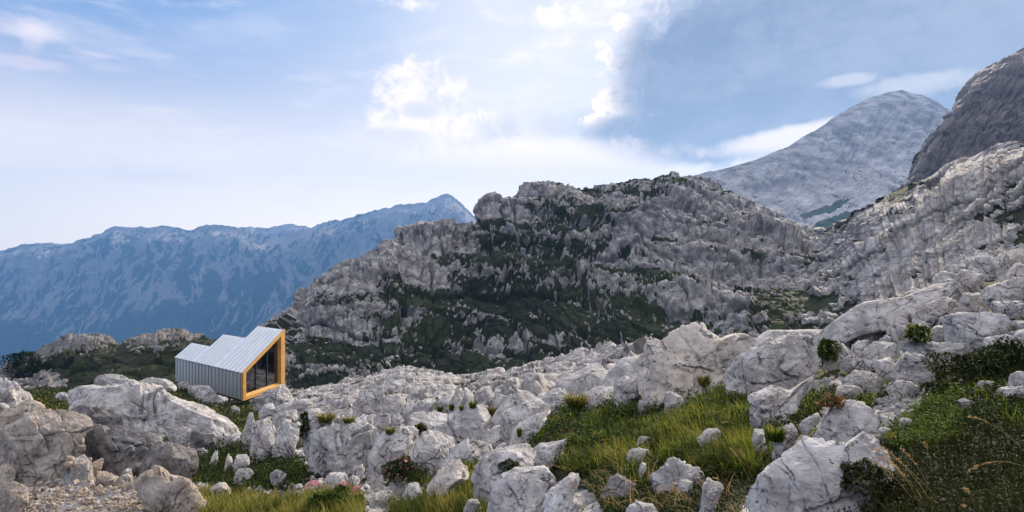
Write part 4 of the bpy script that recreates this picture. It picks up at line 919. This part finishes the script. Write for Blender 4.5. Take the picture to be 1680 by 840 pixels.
M_rock = rock_material('limestone_boulder', .8, light=(.54, .53, .535), dark=(.22, .215, .225), warm_amt=.25, stain=.5, bump=.9)
M_warm = rock_material('limestone_warm', .8, light=(.43, .385, .345), dark=(.17, .145, .125), warm=(.34, .26, .19), warm_amt=.75, stain=.45)
M_shade = rock_material('limestone_lichen_shade', .8, light=(.25, .24, .245), dark=(.075, .072, .078), warm=(.20, .17, .145), warm_amt=.4, stain=.75)  # heavily lichen-stained limestone, with the shade of undersides put into its colour
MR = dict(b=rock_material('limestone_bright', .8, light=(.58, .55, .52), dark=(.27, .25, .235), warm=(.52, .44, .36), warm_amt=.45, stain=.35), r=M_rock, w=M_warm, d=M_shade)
ROCKS = []   # kept so that plants can stand clear of them
def build_rock(fr, pts, label, m='r', T=.75, lean=.55, name='boulder', cat='boulder', d=None, flute=0.0, power=4.6, rough=1.0, ncut=13, grow=1.13, group=None):
    poly = Z(fr, pts); c, rad, A = radial(poly); a = np.array(poly)
    if fr == 8: grow = max(grow, 1.24)
    vb = a[:, 1].max(); ub = a[np.argmax(a[:, 1]), 0] * .5 + c[0] * .5
    dg = float(near_depth(ub, min(vb, 905.))) if d is None else d
    sz = math.sqrt(A) * dg / F; th = T * sz * .6
    dc = dg + th * .45; sc = dc / F * grow
    lev = 7 if A > 7000 else 6 if A > 900 else 5
    seed = len(ROCKS) + 3
    V0, fc = ico(lev)
    p, cr = rock_shape(V0, rad * sc, th, lean, seed, math.sqrt(A) * sc, ncut, power, flute, rough)
    o = np.array([(c[0] - CX) / F * dc, dc, (CY - c[1]) / F * dc])
    rd = np.array([o[0], o[1], 0]) / math.hypot(o[0], o[1])                      # thickness runs along the ground, away from the path
    W = o[None] + p[:, :1] * np.array([[1, 0, 0]]) + p[:, 1:2] * np.array([[0, 0, 1]]) - p[:, 2:3] * rd[None]
    base = np.array([o[0], o[1], W[:, 2].min()])
    ob = mesh_obj(name, W, fc, MR[m], attrs=dict(rock=np.ones(len(W)), crack=cr), origin=base)
    tag(ob, label, cat, group); ROCKS.append((poly, ob)); return ob


for _fr, _p, _l, _m, _k in QUEUE: build_rock(_fr, _p, _l, _m, **_k)

# ------------------------------------------------------------------ where a line of sight first meets the ground or a rock
bpy.context.view_layer.update()
_dg = bpy.context.evaluated_depsgraph_get()
def hit(u, v):
    r = Vector(ray(u, v)).normalized(); ok, loc, *_ = scene.ray_cast(_dg, (0, 0, 0), r)
    return np.array(loc) if ok else None
# ------------------------------------------------------------------ sheets used to stand small things on the ground
GP = near['P']; GU = near['U']; GV = near['V']; GR = near['attrs']['rock'].reshape(GU.shape); NR = near['rows']
ROCKMASK = None
def area_weight():
    dv = np.abs(np.gradient(GV, axis=0)); w = dv * 1.3; w[NR - 1:] = 0; return w
AW = area_weight()
def pick(n, mask, rg):
    """n random ground points where mask > 0, evenly over the picture area"""
    w = (AW * mask).ravel(); s = np.cumsum(w); k = np.searchsorted(s, rg.uniform(0, s[-1], n))
    return np.clip(k, 0, len(w) - 1)
def inside(poly, soft=0):
    m = np.zeros(GU.shape, f32); a = np.array(poly)
    b = (GU > a[:, 0].min() - 2) & (GU < a[:, 0].max() + 2) & (GV > a[:, 1].min() - 2) & (GV < a[:, 1].max() + 2)
    m[b] = poly_sdf(poly, GU[b], GV[b]) > soft; return m
def in_any(polys):
    m = np.zeros(GU.shape, f32)
    for p in polys: m = np.maximum(m, inside(p))
    return m

# ------------------------------------------------------------------ loose stones
def stone_bases(k, level, seed):
    out = []; V0, fc = ico(level)
    for i in range(k):
        rg = np.random.default_rng(seed + i); p = V0 * rg.uniform(.55, 1.0, 3).astype(f32)
        for _ in range(9):
            n = rg.normal(size=3); n = (n / np.linalg.norm(n)).astype(f32); d = p @ n; o = np.maximum(d - d.max() * rg.uniform(.5, .85), 0); p = p - n[None] * o[:, None]
        p = p + .05 * (p / (np.linalg.norm(p, axis=1)[:, None] + 1e-6)) * fbm(p + f32(i * 5), .5, 3)[:, None]
        out.append(p.astype(f32))
    return out, fc
BASES, BFC = stone_bases(8, 3, 50)
def rand_rot(n, rg):
    q = rg.normal(size=(n, 4)); q /= np.linalg.norm(q, axis=1)[:, None]; w, x, y, z = q.T
    return np.stack([np.stack([1 - 2 * (y * y + z * z), 2 * (x * y - z * w), 2 * (x * z + y * w)], -1), np.stack([2 * (x * y + z * w), 1 - 2 * (x * x + z * z), 2 * (y * z - x * w)], -1), np.stack([2 * (x * z - y * w), 2 * (y * z + x * w), 1 - 2 * (x * x + y * y)], -1)], 1).astype(f32)
def rubble(name, n, polys, size_px, mat, seed, label=None, mask=None, power=2.0):
    rg = np.random.default_rng(seed); m = in_any(polys) if mask is None else mask
    k = pick(n, m, rg); P = GP.reshape(-1, 3)[k]; Rm = rand_rot(n, rg); d = P[:, 1]
    s = (size_px[0] + (size_px[1] - size_px[0]) * rg.uniform(0, 1, n) ** power) / F * d * .5
    b = rg.integers(0, len(BASES), n); Vs = []; Fs = []; off = 0
    for i in range(len(BASES)):
        j = np.where(b == i)[0]
        if not len(j): continue
        v = np.einsum('nij,kj->nki', Rm[j], BASES[i]) * s[j, None, None] + (P[j] + np.c_[0 * s[j], 0 * s[j], s[j] * .1])[:, None]
        Vs.append(v.reshape(-1, 3)); Fs.append((BFC[None] + (np.arange(len(j)) * len(BASES[i]))[:, None, None]).reshape(-1, 3) + off); off += v.shape[0] * v.shape[1]
    V = np.concatenate(Vs); o = mesh_obj(name, V, np.concatenate(Fs), mat, attrs=dict(rock=np.ones(len(V)), crack=np.zeros(len(V))), smooth=False)
    tag(o, label, name.replace('_', ' '), kind='stuff'); return o
SCREE = [(-30,775),(20,770),(90,765),(130,740),(180,752),(225,775),(240,800),(300,830),(290,860),(-30,870)]
rubble('scree', 4200, [SCREE], (3, 15), M_warm, 1, 'loose tan scree below the large leaning boulder', power=2.6)
RUB = [Z(2, [(480,690),(560,640),(700,590),(780,545),(900,560),(1060,590),(1150,640),(1190,760),(1100,800),(980,840),(760,800),(640,760),(520,760)]), Z(2, [(320,720),(420,660),(520,680),(520,760),(380,770)]), Z(3, [(0,650),(130,620),(260,640),(240,760),(120,830),(-60,840),(-60,700)])]
rubble('rubble', 1500, RUB, (3, 14), M_rock, 2, 'pale stone rubble at the foot of the fractured rock band', power=2.4)
rubble('rubble', 500, [Z(2, [(340,225),(450,180),(600,130),(660,200),(540,250),(420,260)]), Z(1, [(900,180),(1190,250),(1190,300),(1050,240)])], (3, 8), M_rock, 3, 'small broken stones around the base of the cabin')
rubble('rubble', 900, [Z(5, [(960,170),(1080,130),(1280,180),(1240,250),(1060,240)]), Z(4, [(620,340),(780,330),(800,560),(600,560)]), Z(6, [(50,180),(480,170),(480,210),(180,250),(40,260)]), Z(8, [(400,450),(560,440),(560,500),(400,540)])], (4, 16), M_rock, 4, 'clusters of small pale stones between turf and slabs on the right', power=2.2)
# single stones one could pick up
STONES, SFC = stone_bases(6, 5, 90)
SM = {}
def single(n, polys, size_px, mat, seed, label, group):
    rg = np.random.default_rng(seed); k = pick(n, in_any(polys), rg)
    for i, kk in enumerate(k):
        b = int(rg.integers(0, len(STONES)))
        if (b, mat.name) not in SM:
            o = mesh_obj('stone', STONES[b], SFC, mat, attrs=dict(rock=np.ones(len(STONES[b])), crack=np.zeros(len(STONES[b])))); SM[(b, mat.name)] = o
        else:
            o = SM[(b, mat.name)].copy(); COL.objects.link(o)
        P = GP.reshape(-1, 3)[kk]; s = rg.uniform(*size_px) / F * P[1] * .5
        o.location = P + np.array([0, 0, -s * .12]); o.rotation_euler = rg.uniform(-.5, .5, 3) + np.array([0, 0, rg.uniform(0, 6)]); o.scale = (s, s, s)
        tag(o, label, 'stone', group)
single(55, [SCREE], (13, 26), M_warm, 21, 'angular tan stone lying loose in the scree below the leaning boulder', 'loose stones of the scree')
single(34, RUB, (12, 24), M_rock, 22, 'pale angular stone in the rubble at the foot of the fractured band', 'stones in the rubble')
single(26, [Z(5, [(960,170),(1080,130),(1280,180),(1240,250),(1060,240)]), Z(6, [(50,180),(480,170),(480,210),(180,250),(40,260)])], (12, 24), M_rock, 23, 'pale stone in the cluster below the rounded boulder on the right', 'stones of the right cluster')
single(22, [TURF[6], TURF[7], TURF[8], Z(1, [(330,130),(520,110),(560,170),(340,190)])], (6, 14), M_rock, 24, 'small white stone in the short turf left of the cabin', 'stones in the turf by the cabin')
single(18, [TURF[0]], (10, 26), M_rock, 25, 'small white stone half hidden in the green turf', 'stones in the green turf')

# ------------------------------------------------------------------ grass and ground cover
def blades(name, k, hgt, wid, lean, mat, label, wind=(-.5, -.1), segs=3, droop=.35):
    n = len(k); P = GP.reshape(-1, 3)[k].astype(f32).copy(); d = P[:, 1].astype(f32)
    P += rg.normal(0, .35, (n, 3)).astype(f32) * (d / F)[:, None] * [1, 1, .2]
    P[:, 2] -= .01
    L = (rg.uniform(hgt[0], hgt[1], n) * rg.uniform(.6, 1.15, n)).astype(f32)
    a = rg.uniform(0, 2 * np.pi, n); dr = np.c_[np.cos(a) + wind[0], np.sin(a) + wind[1], 0 * a]; dr /= np.linalg.norm(dr, axis=1)[:, None]
    ln = rg.uniform(lean[0], lean[1], n); w = (wid * d / F * rg.uniform(.6, 1.4, n)).astype(f32)
    sd = np.c_[-dr[:, 1], dr[:, 0], 0 * a]; sd = sd * .8 + np.array([.45, 0, 0]); sd /= np.linalg.norm(sd, axis=1)[:, None]
    rows = []
    for j in range(segs + 1):
        s = j / segs; c = P + dr * (ln * L * s ** 1.6)[:, None] + np.array([0, 0, 1]) * (L * s * (1 - droop * ln * s))[:, None]
        ww = (w * (1 - s) ** .7 * .5)[:, None]
        if j < segs: rows += [c - sd * ww, c + sd * ww]
        else: rows += [c]
    V = np.stack(rows, 1).astype(f32); m = V.shape[1]; o = (np.arange(n) * m)[:, None]
    q = [o + np.array([[2 * j, 2 * j + 1, 2 * j + 3, 2 * j + 2]]) for j in range(segs - 1)]; t = o + np.array([[2 * segs - 2, 2 * segs - 1, 2 * segs]])
    tint = np.repeat(np.clip(.42 + 1.5 * fbm(P, .45 * np.ones(3), 3) + rg.normal(0, .2, n), 0, 1), m); along = np.tile(np.r_[np.repeat(np.arange(segs) / segs, 2), 1.0], n)
    ob = mesh_obj(name, V.reshape(-1, 3), [np.concatenate(q), t], mat, attrs=dict(tint=tint, along=along), smooth=True)
    return tag(ob, label, 'grass', kind='stuff')
def leaves_at(P, rg, size, spread, mat, name, label=None, cat=None, kind=None, parent=None, dome=None, flat=.5, origin=None):
    """small pointed leaves around points P (n,3)"""
    n = len(P); C = P.astype(f32) + np.c_[rg.normal(0, 1, (n, 2)) * spread[:, None] * .6, rg.uniform(0, 1, n) * spread].astype(f32)
    a = rg.uniform(0, 2 * np.pi, n); e = rg.uniform(-.2, 1.2, n)
    d = np.c_[np.cos(a) * np.cos(e), np.sin(a) * np.cos(e), np.sin(e)]; s = np.c_[-np.sin(a), np.cos(a), rg.uniform(-flat, flat, n)]
    L = (size * rg.uniform(.6, 1.5, n))[:, None]
    V = np.stack([C - d * L * .5, C + s * L * .28, C + d * L * .6, C - s * L * .28], 1).astype(f32)
    f = np.arange(n * 4).reshape(n, 4)
    o = mesh_obj(name, V.reshape(-1, 3), f, mat, parent, attrs=dict(tint=np.repeat(rg.uniform(0, 1, n), 4), along=np.tile([0, .5, 1, .5], n)), smooth=False, origin=origin)
    if label: tag(o, label, cat, kind=kind)
    return o
M_grass = leaf_material('grass_green', (.010, .026, .004), (.14, .205, .018), tip=(.28, .28, .04), trans=.5)
M_gold = leaf_material('grass_yellow', (.06, .075, .014), (.25, .23, .045), tip=(.38, .30, .10), trans=.45)
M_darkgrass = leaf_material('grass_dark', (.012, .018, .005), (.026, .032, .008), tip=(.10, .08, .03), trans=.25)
M_cover = leaf_material('leaf_dark', (.009, .017, .004), (.030, .046, .009), trans=.25)
M_bright = leaf_material('leaf_bright', (.035, .07, .010), (.10, .145, .02), trans=.4)
M_straw = leaf_material('straw', (.34, .22, .09), (.50, .34, .15), trans=.3)
M_pine = leaf_material('pine_needles', (.008, .016, .006), (.020, .034, .010), trans=.15)
# ------------------------------------------------------------------ single plants
def ground_at(u, v):
    p = hit(u, v)
    if p is not None: return p.astype(float)
    i = np.argmin((GU[:NR] - u) ** 2 + (GV[:NR] - v) ** 2); return GP[:NR].reshape(-1, 3)[i].astype(float)
def shrub(name, u, v, wpx, hpx, label, cat, mat, n=900, leaf=4.2, stems=True, d=None, mat2=None, group=None, seed=0):
    B = ground_at(u, v) if d is None else np.array([(u - CX) / F * d, d, (CY - v) / F * d]); dd = B[1]; w = wpx / F * dd * .5; h = hpx / F * dd
    r2 = np.random.default_rng(seed + int(u) * 7 + int(v))
    e = empty(name, Vector(B)); tag(e, label, cat, group)
    a = r2.uniform(0, 2 * np.pi, n); z = r2.uniform(0, 1, n) ** .7; rr = np.sqrt(np.clip(1 - z ** 2.2, 0, 1)) * r2.uniform(.25, 1, n) ** .4
    lump = 1 + .35 * np.sin(a * 3 + seed) * np.cos(z * 5 + seed * 2)
    P = B[None] + np.c_[np.cos(a) * rr * w * lump, np.sin(a) * rr * w * lump, z * h * .95 * lump]
    leaves_at(P, r2, leaf / F * dd * np.ones(n), np.full(n, .04 * h), mat, 'foliage', parent=e, origin=B)
    if mat2 is not None:
        k = r2.choice(n, n // (22 if mat2.name.startswith('petal') else 7)); leaves_at(P[k] + [0, 0, h * .05], r2, leaf * 1.25 / F * dd * np.ones(len(k)), np.full(len(k), .04 * h), mat2, 'blossom', parent=e, origin=B)
    if stems:
        sv = []; sf = []
        for j in range(9):
            aa = r2.uniform(0, 6.28); tip = B + np.array([math.cos(aa) * w * .7, math.sin(aa) * w * .7, h * r2.uniform(.4, .8)]); t = max(.0016 * dd, w * .03); b0 = B - np.array([0, 0, .05 * h]); i0 = len(sv)
            for q, tt in ((b0, t), (tip, t * .4)): sv += [q + np.array([tt * math.cos(x), tt * math.sin(x), 0]) for x in (0, 2.1, 4.2)]
            sf += [(i0 + i, i0 + (i + 1) % 3, i0 + 3 + (i + 1) % 3, i0 + 3 + i) for i in range(3)]
        mesh_obj('stem', np.array(sv), np.array(sf), M_bark, e, origin=B)
    return e
M_bark = plain('bark', (.07, .05, .035), .9)
M_rust = leaf_material('leaf_russet', (.20, .085, .045), (.34, .20, .09), trans=.3)
M_pink = leaf_material('petal_pink', (.50, .13, .20), (.72, .34, .40), trans=.3)
shrub('shrub', 1357, 592, 36, 34, 'round green shrub at the foot of the whaleback slab', 'shrub', M_bright, 1300, 4.5, mat2=M_cover)
shrub('shrub', 1504, 562, 40, 28, 'low olive shrub among the stepped slabs on the right', 'shrub', M_bright, 1000, 4.5, mat2=M_gold)
shrub('shrub', 1590, 625, 120, 42, 'dark low shrub below the long wedge slab', 'shrub', M_cover, 3200, 4.8, seed=3)
shrub('shrub', 1655, 606, 90, 44, 'dark shrub at the right edge below the bluish slab', 'shrub', M_cover, 2400, 4.8, seed=5)
shrub('shrub', 1545, 655, 60, 26, 'small dark shrub beside the steep grey slab', 'shrub', M_cover, 1200, 4.6, seed=8)
shrub('shrub', 690, 709, 22, 13, 'small olive cushion plant on the arched white slab', 'shrub', M_cover, 500, 3.4, mat2=M_gold)
shrub('shrub', 660, 785, 62, 32, 'dark shrub with dull pink blossoms in the rubble', 'shrub', M_cover, 1800, 4.0, mat2=M_pink)
shrub('shrub', 1365, 668, 40, 20, 'russet-leaved plant in the turf below the rounded boulder', 'plant', M_rust, 700, 4.5, mat2=M_bright)
shrub('shrub', 1420, 800, 120, 34, 'dark cushion of leaves in front of the largest boulder', 'shrub', M_darkgrass, 2600, 5.5, seed=2, mat2=M_cover)
shrub('shrub', 835, 770, 40, 14, 'small mossy cushion on the rough grey boulder', 'plant', M_cover, 400, 4.2)
shrub('dwarf_pine', 38, 612, 54, 34, 'round dark dwarf pine on the rocky knoll at far left', 'dwarf pine', M_pine, 2600, 3.0)
shrub('shrub', 545, 838, 90, 26, 'leafy green plants around the pink flowers', 'plant', M_bright, 1800, 6.0, mat2=M_cover, seed=4)
shrub('shrub', 500, 720, 18, 44, 'moss clump hanging in the gap of the fractured band', 'moss', M_cover, 900, 3.4, stems=False)
def tussock(u, v, wpx, hpx, label, mat, n, d=None, seed=0):
    B = ground_at(u, v) if d is None else np.array([(u - CX) / F * d, d, (CY - v) / F * d]); dd = B[1]; r2 = np.random.default_rng(seed + int(u))
    w = wpx / F * dd * .5; h = hpx / F * dd; V = []; tint = []; along = []
    for i in range(n):
        a = r2.uniform(0, 6.283); r = w * .55 * math.sqrt(r2.uniform()); b = B + np.array([math.cos(a) * r, math.sin(a) * r, -.01]); L = h * r2.uniform(.6, 1.15); ln = r2.uniform(.1, .9); dr = np.array([math.cos(a), math.sin(a), 0]); sd = np.array([-math.sin(a) * .6 + .6, math.cos(a) * .6, 0]); ww = 1.5 / F * dd * .5; t = r2.uniform()
        for s in (0, .4, .75):
            c = b + dr * ln * w * s ** 1.6 + np.array([0, 0, 1]) * L * s * (1 - .4 * ln * s); V += [c - sd * ww * (1 - s * .7), c + sd * ww * (1 - s * .7)]; along += [s, s]
        V += [b + dr * ln * w + np.array([0, 0, 1]) * L * (1 - .4 * ln)]; along += [1]; tint += [t] * 7
    o = (np.arange(n) * 7)[:, None]; q = np.concatenate([o + np.array([[0, 1, 3, 2]]), o + np.array([[2, 3, 5, 4]])]); t3_ = o + np.array([[4, 5, 6]])
    ob = mesh_obj('grass_tussock', np.array(V), [q, t3_], mat, attrs=dict(tint=tint, along=along), origin=B); tag(ob, label, 'grass tussock'); return ob
tussock(1272, 720, 42, 30, 'green tussock between the two narrow white rocks', M_grass, 420)
tussock(945, 668, 46, 30, 'bright yellow-green tussock at the top of the turf', M_gold, 500)
tussock(1155, 632, 26, 22, 'pale green tussock between the two tall outcrops', M_gold, 260)
tussock(722, 674, 12, 10, 'mossy tussock at the left groove of the finned rock', M_grass, 120)
tussock(741, 672, 10, 11, 'mossy tussock at the middle groove of the finned rock', M_grass, 120)
tussock(757, 672, 10, 10, 'mossy tussock at the right groove of the finned rock', M_grass, 120)
tussock(776, 668, 18, 14, 'green tussock right of the finned rock', M_grass, 160)
tussock(535, 690, 40, 18, 'tawny tussock on top of the fractured band', M_gold, 320)
tussock(572, 692, 26, 14, 'small tawny tussock right of the square white block', M_gold, 220)
tussock(640, 710, 22, 14, 'yellow tussock left of the arched slab', M_gold, 160)
tussock(810, 680, 30, 18, 'tawny tussock between pyramid and domed boulders', M_gold, 240)
tussock(770, 768, 44, 20, 'green tussock under the broad flat slab', M_grass, 320)
tussock(852, 715, 10, 18, 'thin tussock in the crack of the slanting slab', M_grass, 120)
tussock(1470, 730, 30, 26, 'yellowish tussock at the left edge of the dark slope', M_gold, 260)
# dry stalks with drooping seed heads
def stalk(u, v, u2, v2, label, seed, group, head=.28, dq=None):
    r2 = np.random.default_rng(seed); B = ground_at(u, v); dd = B[1]; T = np.array([(u2 - CX) / F * dd, dd + r2.uniform(-.1, .1), (CY - v2) / F * dd])
    K = B * .45 + T * .55 + np.array([0, 0, .22 * np.linalg.norm(T - B)]); e = empty('grass_stalk', Vector(B)); tag(e, label, 'grass stalk', group)
    s = np.linspace(0, 1, 15)[:, None]; C = (1 - s) ** 2 * B + 2 * s * (1 - s) * K + s * s * T; r = np.linspace(.0022, .0009, 15) * (dd / 3.2) ** .6
    V = np.concatenate([c[None] + rr * np.array([[math.cos(a), .2 * math.sin(a), math.sin(a)] for a in (0, 2.1, 4.2)]) for c, rr in zip(C, r)])
    f = np.array([(3 * i + j, 3 * i + (j + 1) % 3, 3 * i + 3 + (j + 1) % 3, 3 * i + 3 + j) for i in range(14) for j in range(3)])
    mesh_obj('stem', V, f, M_straw, e, attrs=dict(tint=np.full(len(V), r2.uniform()), along=np.repeat(s.ravel(), 3)), origin=B)
    if head:
        m = 46; t = 1 - head * r2.uniform(0, 1, m); Q = ((1 - t) ** 2)[:, None] * B + (2 * t * (1 - t))[:, None] * K + (t * t)[:, None] * T
        leaves_at(Q, r2, np.full(m, .010 * (dd / 3.2) ** .6), np.full(m, .006), M_straw, 'seed_head', parent=e, origin=B)
for i, (u, v, u2, v2) in enumerate([(1535,835,1447,735),(1540,820,1452,748),(1520,830,1432,746),(1528,840,1460,760),(1532,815,1478,737),(1515,835,1470,760),(1505,830,1440,762)]):
    stalk(u, v, u2, v2, 'golden dry grass stalk with a drooping seed head before the largest boulder', 200 + i, 'golden stalks before the largest boulder', .5)
for i, (u, v, u2, v2, lb) in enumerate([(1690,770,1560,762,'long bare yellow stalk arching over the dark slope at the right edge'),(1690,750,1590,685,'long dry stalk slanting across the dark slope'),(1530,780,1520,726,'short upright brown stalk on the dark slope'),
  (1580,840,1555,818,'bent pale stalk at the bottom of the dark slope'),(1230,790,1202,740,'straight pale stalk left of the largest boulder'),(1235,790,1214,738,'straight golden stalk beside the pale one left of the largest boulder'),
  (1025,790,1005,742,'thin pale stalk at the left of the green turf'),(1050,800,1036,740,'thin upright stalk in the middle of the green turf'),(1020,730,985,722,'bent straw stalk high on the left of the green turf'),
  (1220,705,1178,690,'arching straw stalk left of the grey boulder with the long arm'),(1200,650,1182,632,'short straw stalk below the rough grey outcrop'),(1195,800,1165,780,'long yellow stalk over the low knobbly rock'),
  (1090,680,1068,648,'straw stalk beside the pitted grey rock'),(955,840,935,790,'dry stalk on the shaded bottom edge'),(1180,820,1150,806,'pale stalk lying over the bottom turf'),(1600,835,1578,800,'short pale stalk near the bottom right corner')]):
    stalk(u, v, u2, v2, lb, 230 + i, None, .35)
# pink flowers in the bottom grass
def flower(u, v, hpx, rpx, label, seed, group=None):
    B = ground_at(u, v + hpx); dd = B[1]; r2 = np.random.default_rng(seed); h = hpx / F * dd; r = rpx / F * dd
    e = empty('pink_flower', Vector(B)); tag(e, label, 'flower', group); T = B + np.array([r2.uniform(-.2, .2) * h, 0, h])
    V = []; t = .0016 * dd / 3
    for q, tt in ((B - [0, 0, .02], t), (T, t * .6)): V += [q + np.array([tt * math.cos(x), tt * math.sin(x), 0]) for x in (0, 2.1, 4.2)]
    mesh_obj('stem', np.array(V), np.array([(i, (i + 1) % 3, 3 + (i + 1) % 3, 3 + i) for i in range(3)]), M_stem, e, origin=B)
    n = 90; a = r2.uniform(0, 6.283, n); z = r2.uniform(-.2, 1, n); rr = np.sqrt(np.clip(1 - z * z, 0, 1)); P = T[None] + np.c_[np.cos(a) * rr * r, np.sin(a) * rr * r, z * r * .65]
    leaves_at(P, r2, np.full(n, r * .45), np.full(n, r * .1), M_pink, 'flower_head', parent=e, origin=B)
    n = 26; P = B[None] + np.c_[r2.normal(0, 1, (n, 2)) * h * .22, r2.uniform(.1, .7, n) * h]; leaves_at(P, r2, np.full(n, .022 * dd / 6), np.full(n, .01), M_bright, 'leaf', parent=e, origin=B)
M_stem = plain('flower_stem', (.08, .11, .03), .7)
for i, (x, y, s, lb) in enumerate([(745,682,8,'largest pink flower cluster left of the square bluish rock'),(720,700,5,'small pink flower cluster left of the largest one'),(818,662,5,'pink flower cluster against the left side of the square bluish rock'),
  (925,690,7,'pink flower cluster below the square bluish rock'),(995,708,6,'pink flower cluster at the right end of the flower patch'),(860,728,6,'pale pink flower cluster low in the middle of the flower patch'),
  (955,752,7,'pale pink flower cluster at the bottom right of the flower patch'),(905,700,4,'tiny pink flower cluster in the middle of the flower patch'),(770,690,5,'pink flower cluster just right of the largest one')]):
    flower(300 + x / 3.5, 600 + y / 3.5, 15, s, lb, 300 + i)
turfm = np.clip(1 - GR, 0, 1) * (GR < .55)
rg = np.random.default_rng(77)
lit = fbm(GP.reshape(-1, 3), 1.2, 4, .6).reshape(GU.shape)
G0 = inside(TURF[0]) * turfm; G0 = G0 * (1 - .8 * sst(.05, .3, fbm(GP.reshape(-1, 3), .9, 4, .6, off=40.).reshape(GU.shape)))     # bare and flattened patches
G1 = np.maximum(inside(TURF[1]), inside(TURF[2])) * turfm
blades('grass', pick(20000, G0 * sst(-.12, .30, lit) * (1.15 - .8 * sst(700, 800, GV)), rg), (.10, .28), 2.0, (.2, .9), M_grass, 'fresh green grass on the slope between the boulders')
blades('grass', pick(2800, G0 * (lit > .12), rg), (.16, .38), 1.6, (.3, 1.1), M_gold, 'long yellowish blades over the green turf', droop=.5)
blades('grass', pick(9000, np.maximum(in_any(TURF[3:5]) * (GR < .8), .0), rg), (.10, .24), 2.0, (.2, .9), M_gold, 'short yellow-green grass along the bottom left edge')
blades('grass', pick(9000, in_any(TURF[3:5] + [TURF[9], TURF[12]]) * (GR < .8), rg), (.08, .20), 2.0, (.2, .9), M_grass, 'short green grass in the hollows at the bottom left')
blades('grass', pick(11000, in_any(TURF[5:9]) * (GR < .7), rg), (.08, .22), 2.2, (.2, .8), M_gold, 'short tawny turf around the cabin')
blades('grass', pick(9000, G1, rg), (.06, .20), 1.7, (.3, 1.0), M_darkgrass, 'dark grass on the shaded slope at the lower right')
blades('grass', pick(7000, np.maximum(in_any(TURF[10:12]) * turfm, (GR < .45) * (GV < 700) * .25 * (GU > 480)), rg), (.06, .18), 2.0, (.2, .8), M_grass, 'small tufts of grass in the joints of the slabs')
def cover(name, n, m, size_px, h, mat, label, seed):
    r2 = np.random.default_rng(seed); k = pick(n, m, r2); P = GP.reshape(-1, 3)[k]; d = P[:, 1]
    return leaves_at(P, r2, size_px / F * d, h * (1 + 1.2 * np.clip(lit.ravel()[k], -.6, 1)) * np.clip(d / 5, .6, 3), mat, name, label, 'ground cover', kind='stuff')
blades('grass', pick(1500, G0, rg), (.10, .30), 1.3, (.4, 1.3), M_straw, 'dead straw blades scattered through the green turf', droop=.6)
cover('ground_cover', 42000, G0, 5.0, .08, M_cover, 'low dark leafy plants matted between the green grass', 31)
cover('ground_cover', 14000, G0 * (GV < 730) * (lit > 0), 4.5, .09, M_bright, 'bright low leaves on the sunlit part of the turf', 32)
cover('ground_cover', 60000, G1, 5.5, .07, M_cover, 'dark matted ground cover over the lower right slope', 33)
cover('ground_cover', 20000, in_any([TURF[9], TURF[12], TURF[10], TURF[11]]), 4.5, .08, M_cover, 'dark leaves filling the hollows between rocks', 34)
cover('ground_cover', 9000, inside(TURF[1]) * (GU < 1580) * (GV < 730) * (lit > -.1), 5.0, .08, M_bright, 'bright leaf rosettes at the upper edge of the dark slope', 35)
# grass running over the far turf and dark dwarf plants on the turf of the ledge
cover('ground_cover', 9000, in_any(TURF[5:9]), 3.5, .10, M_cover, 'low dark plants in the turf beside the cabin', 36)
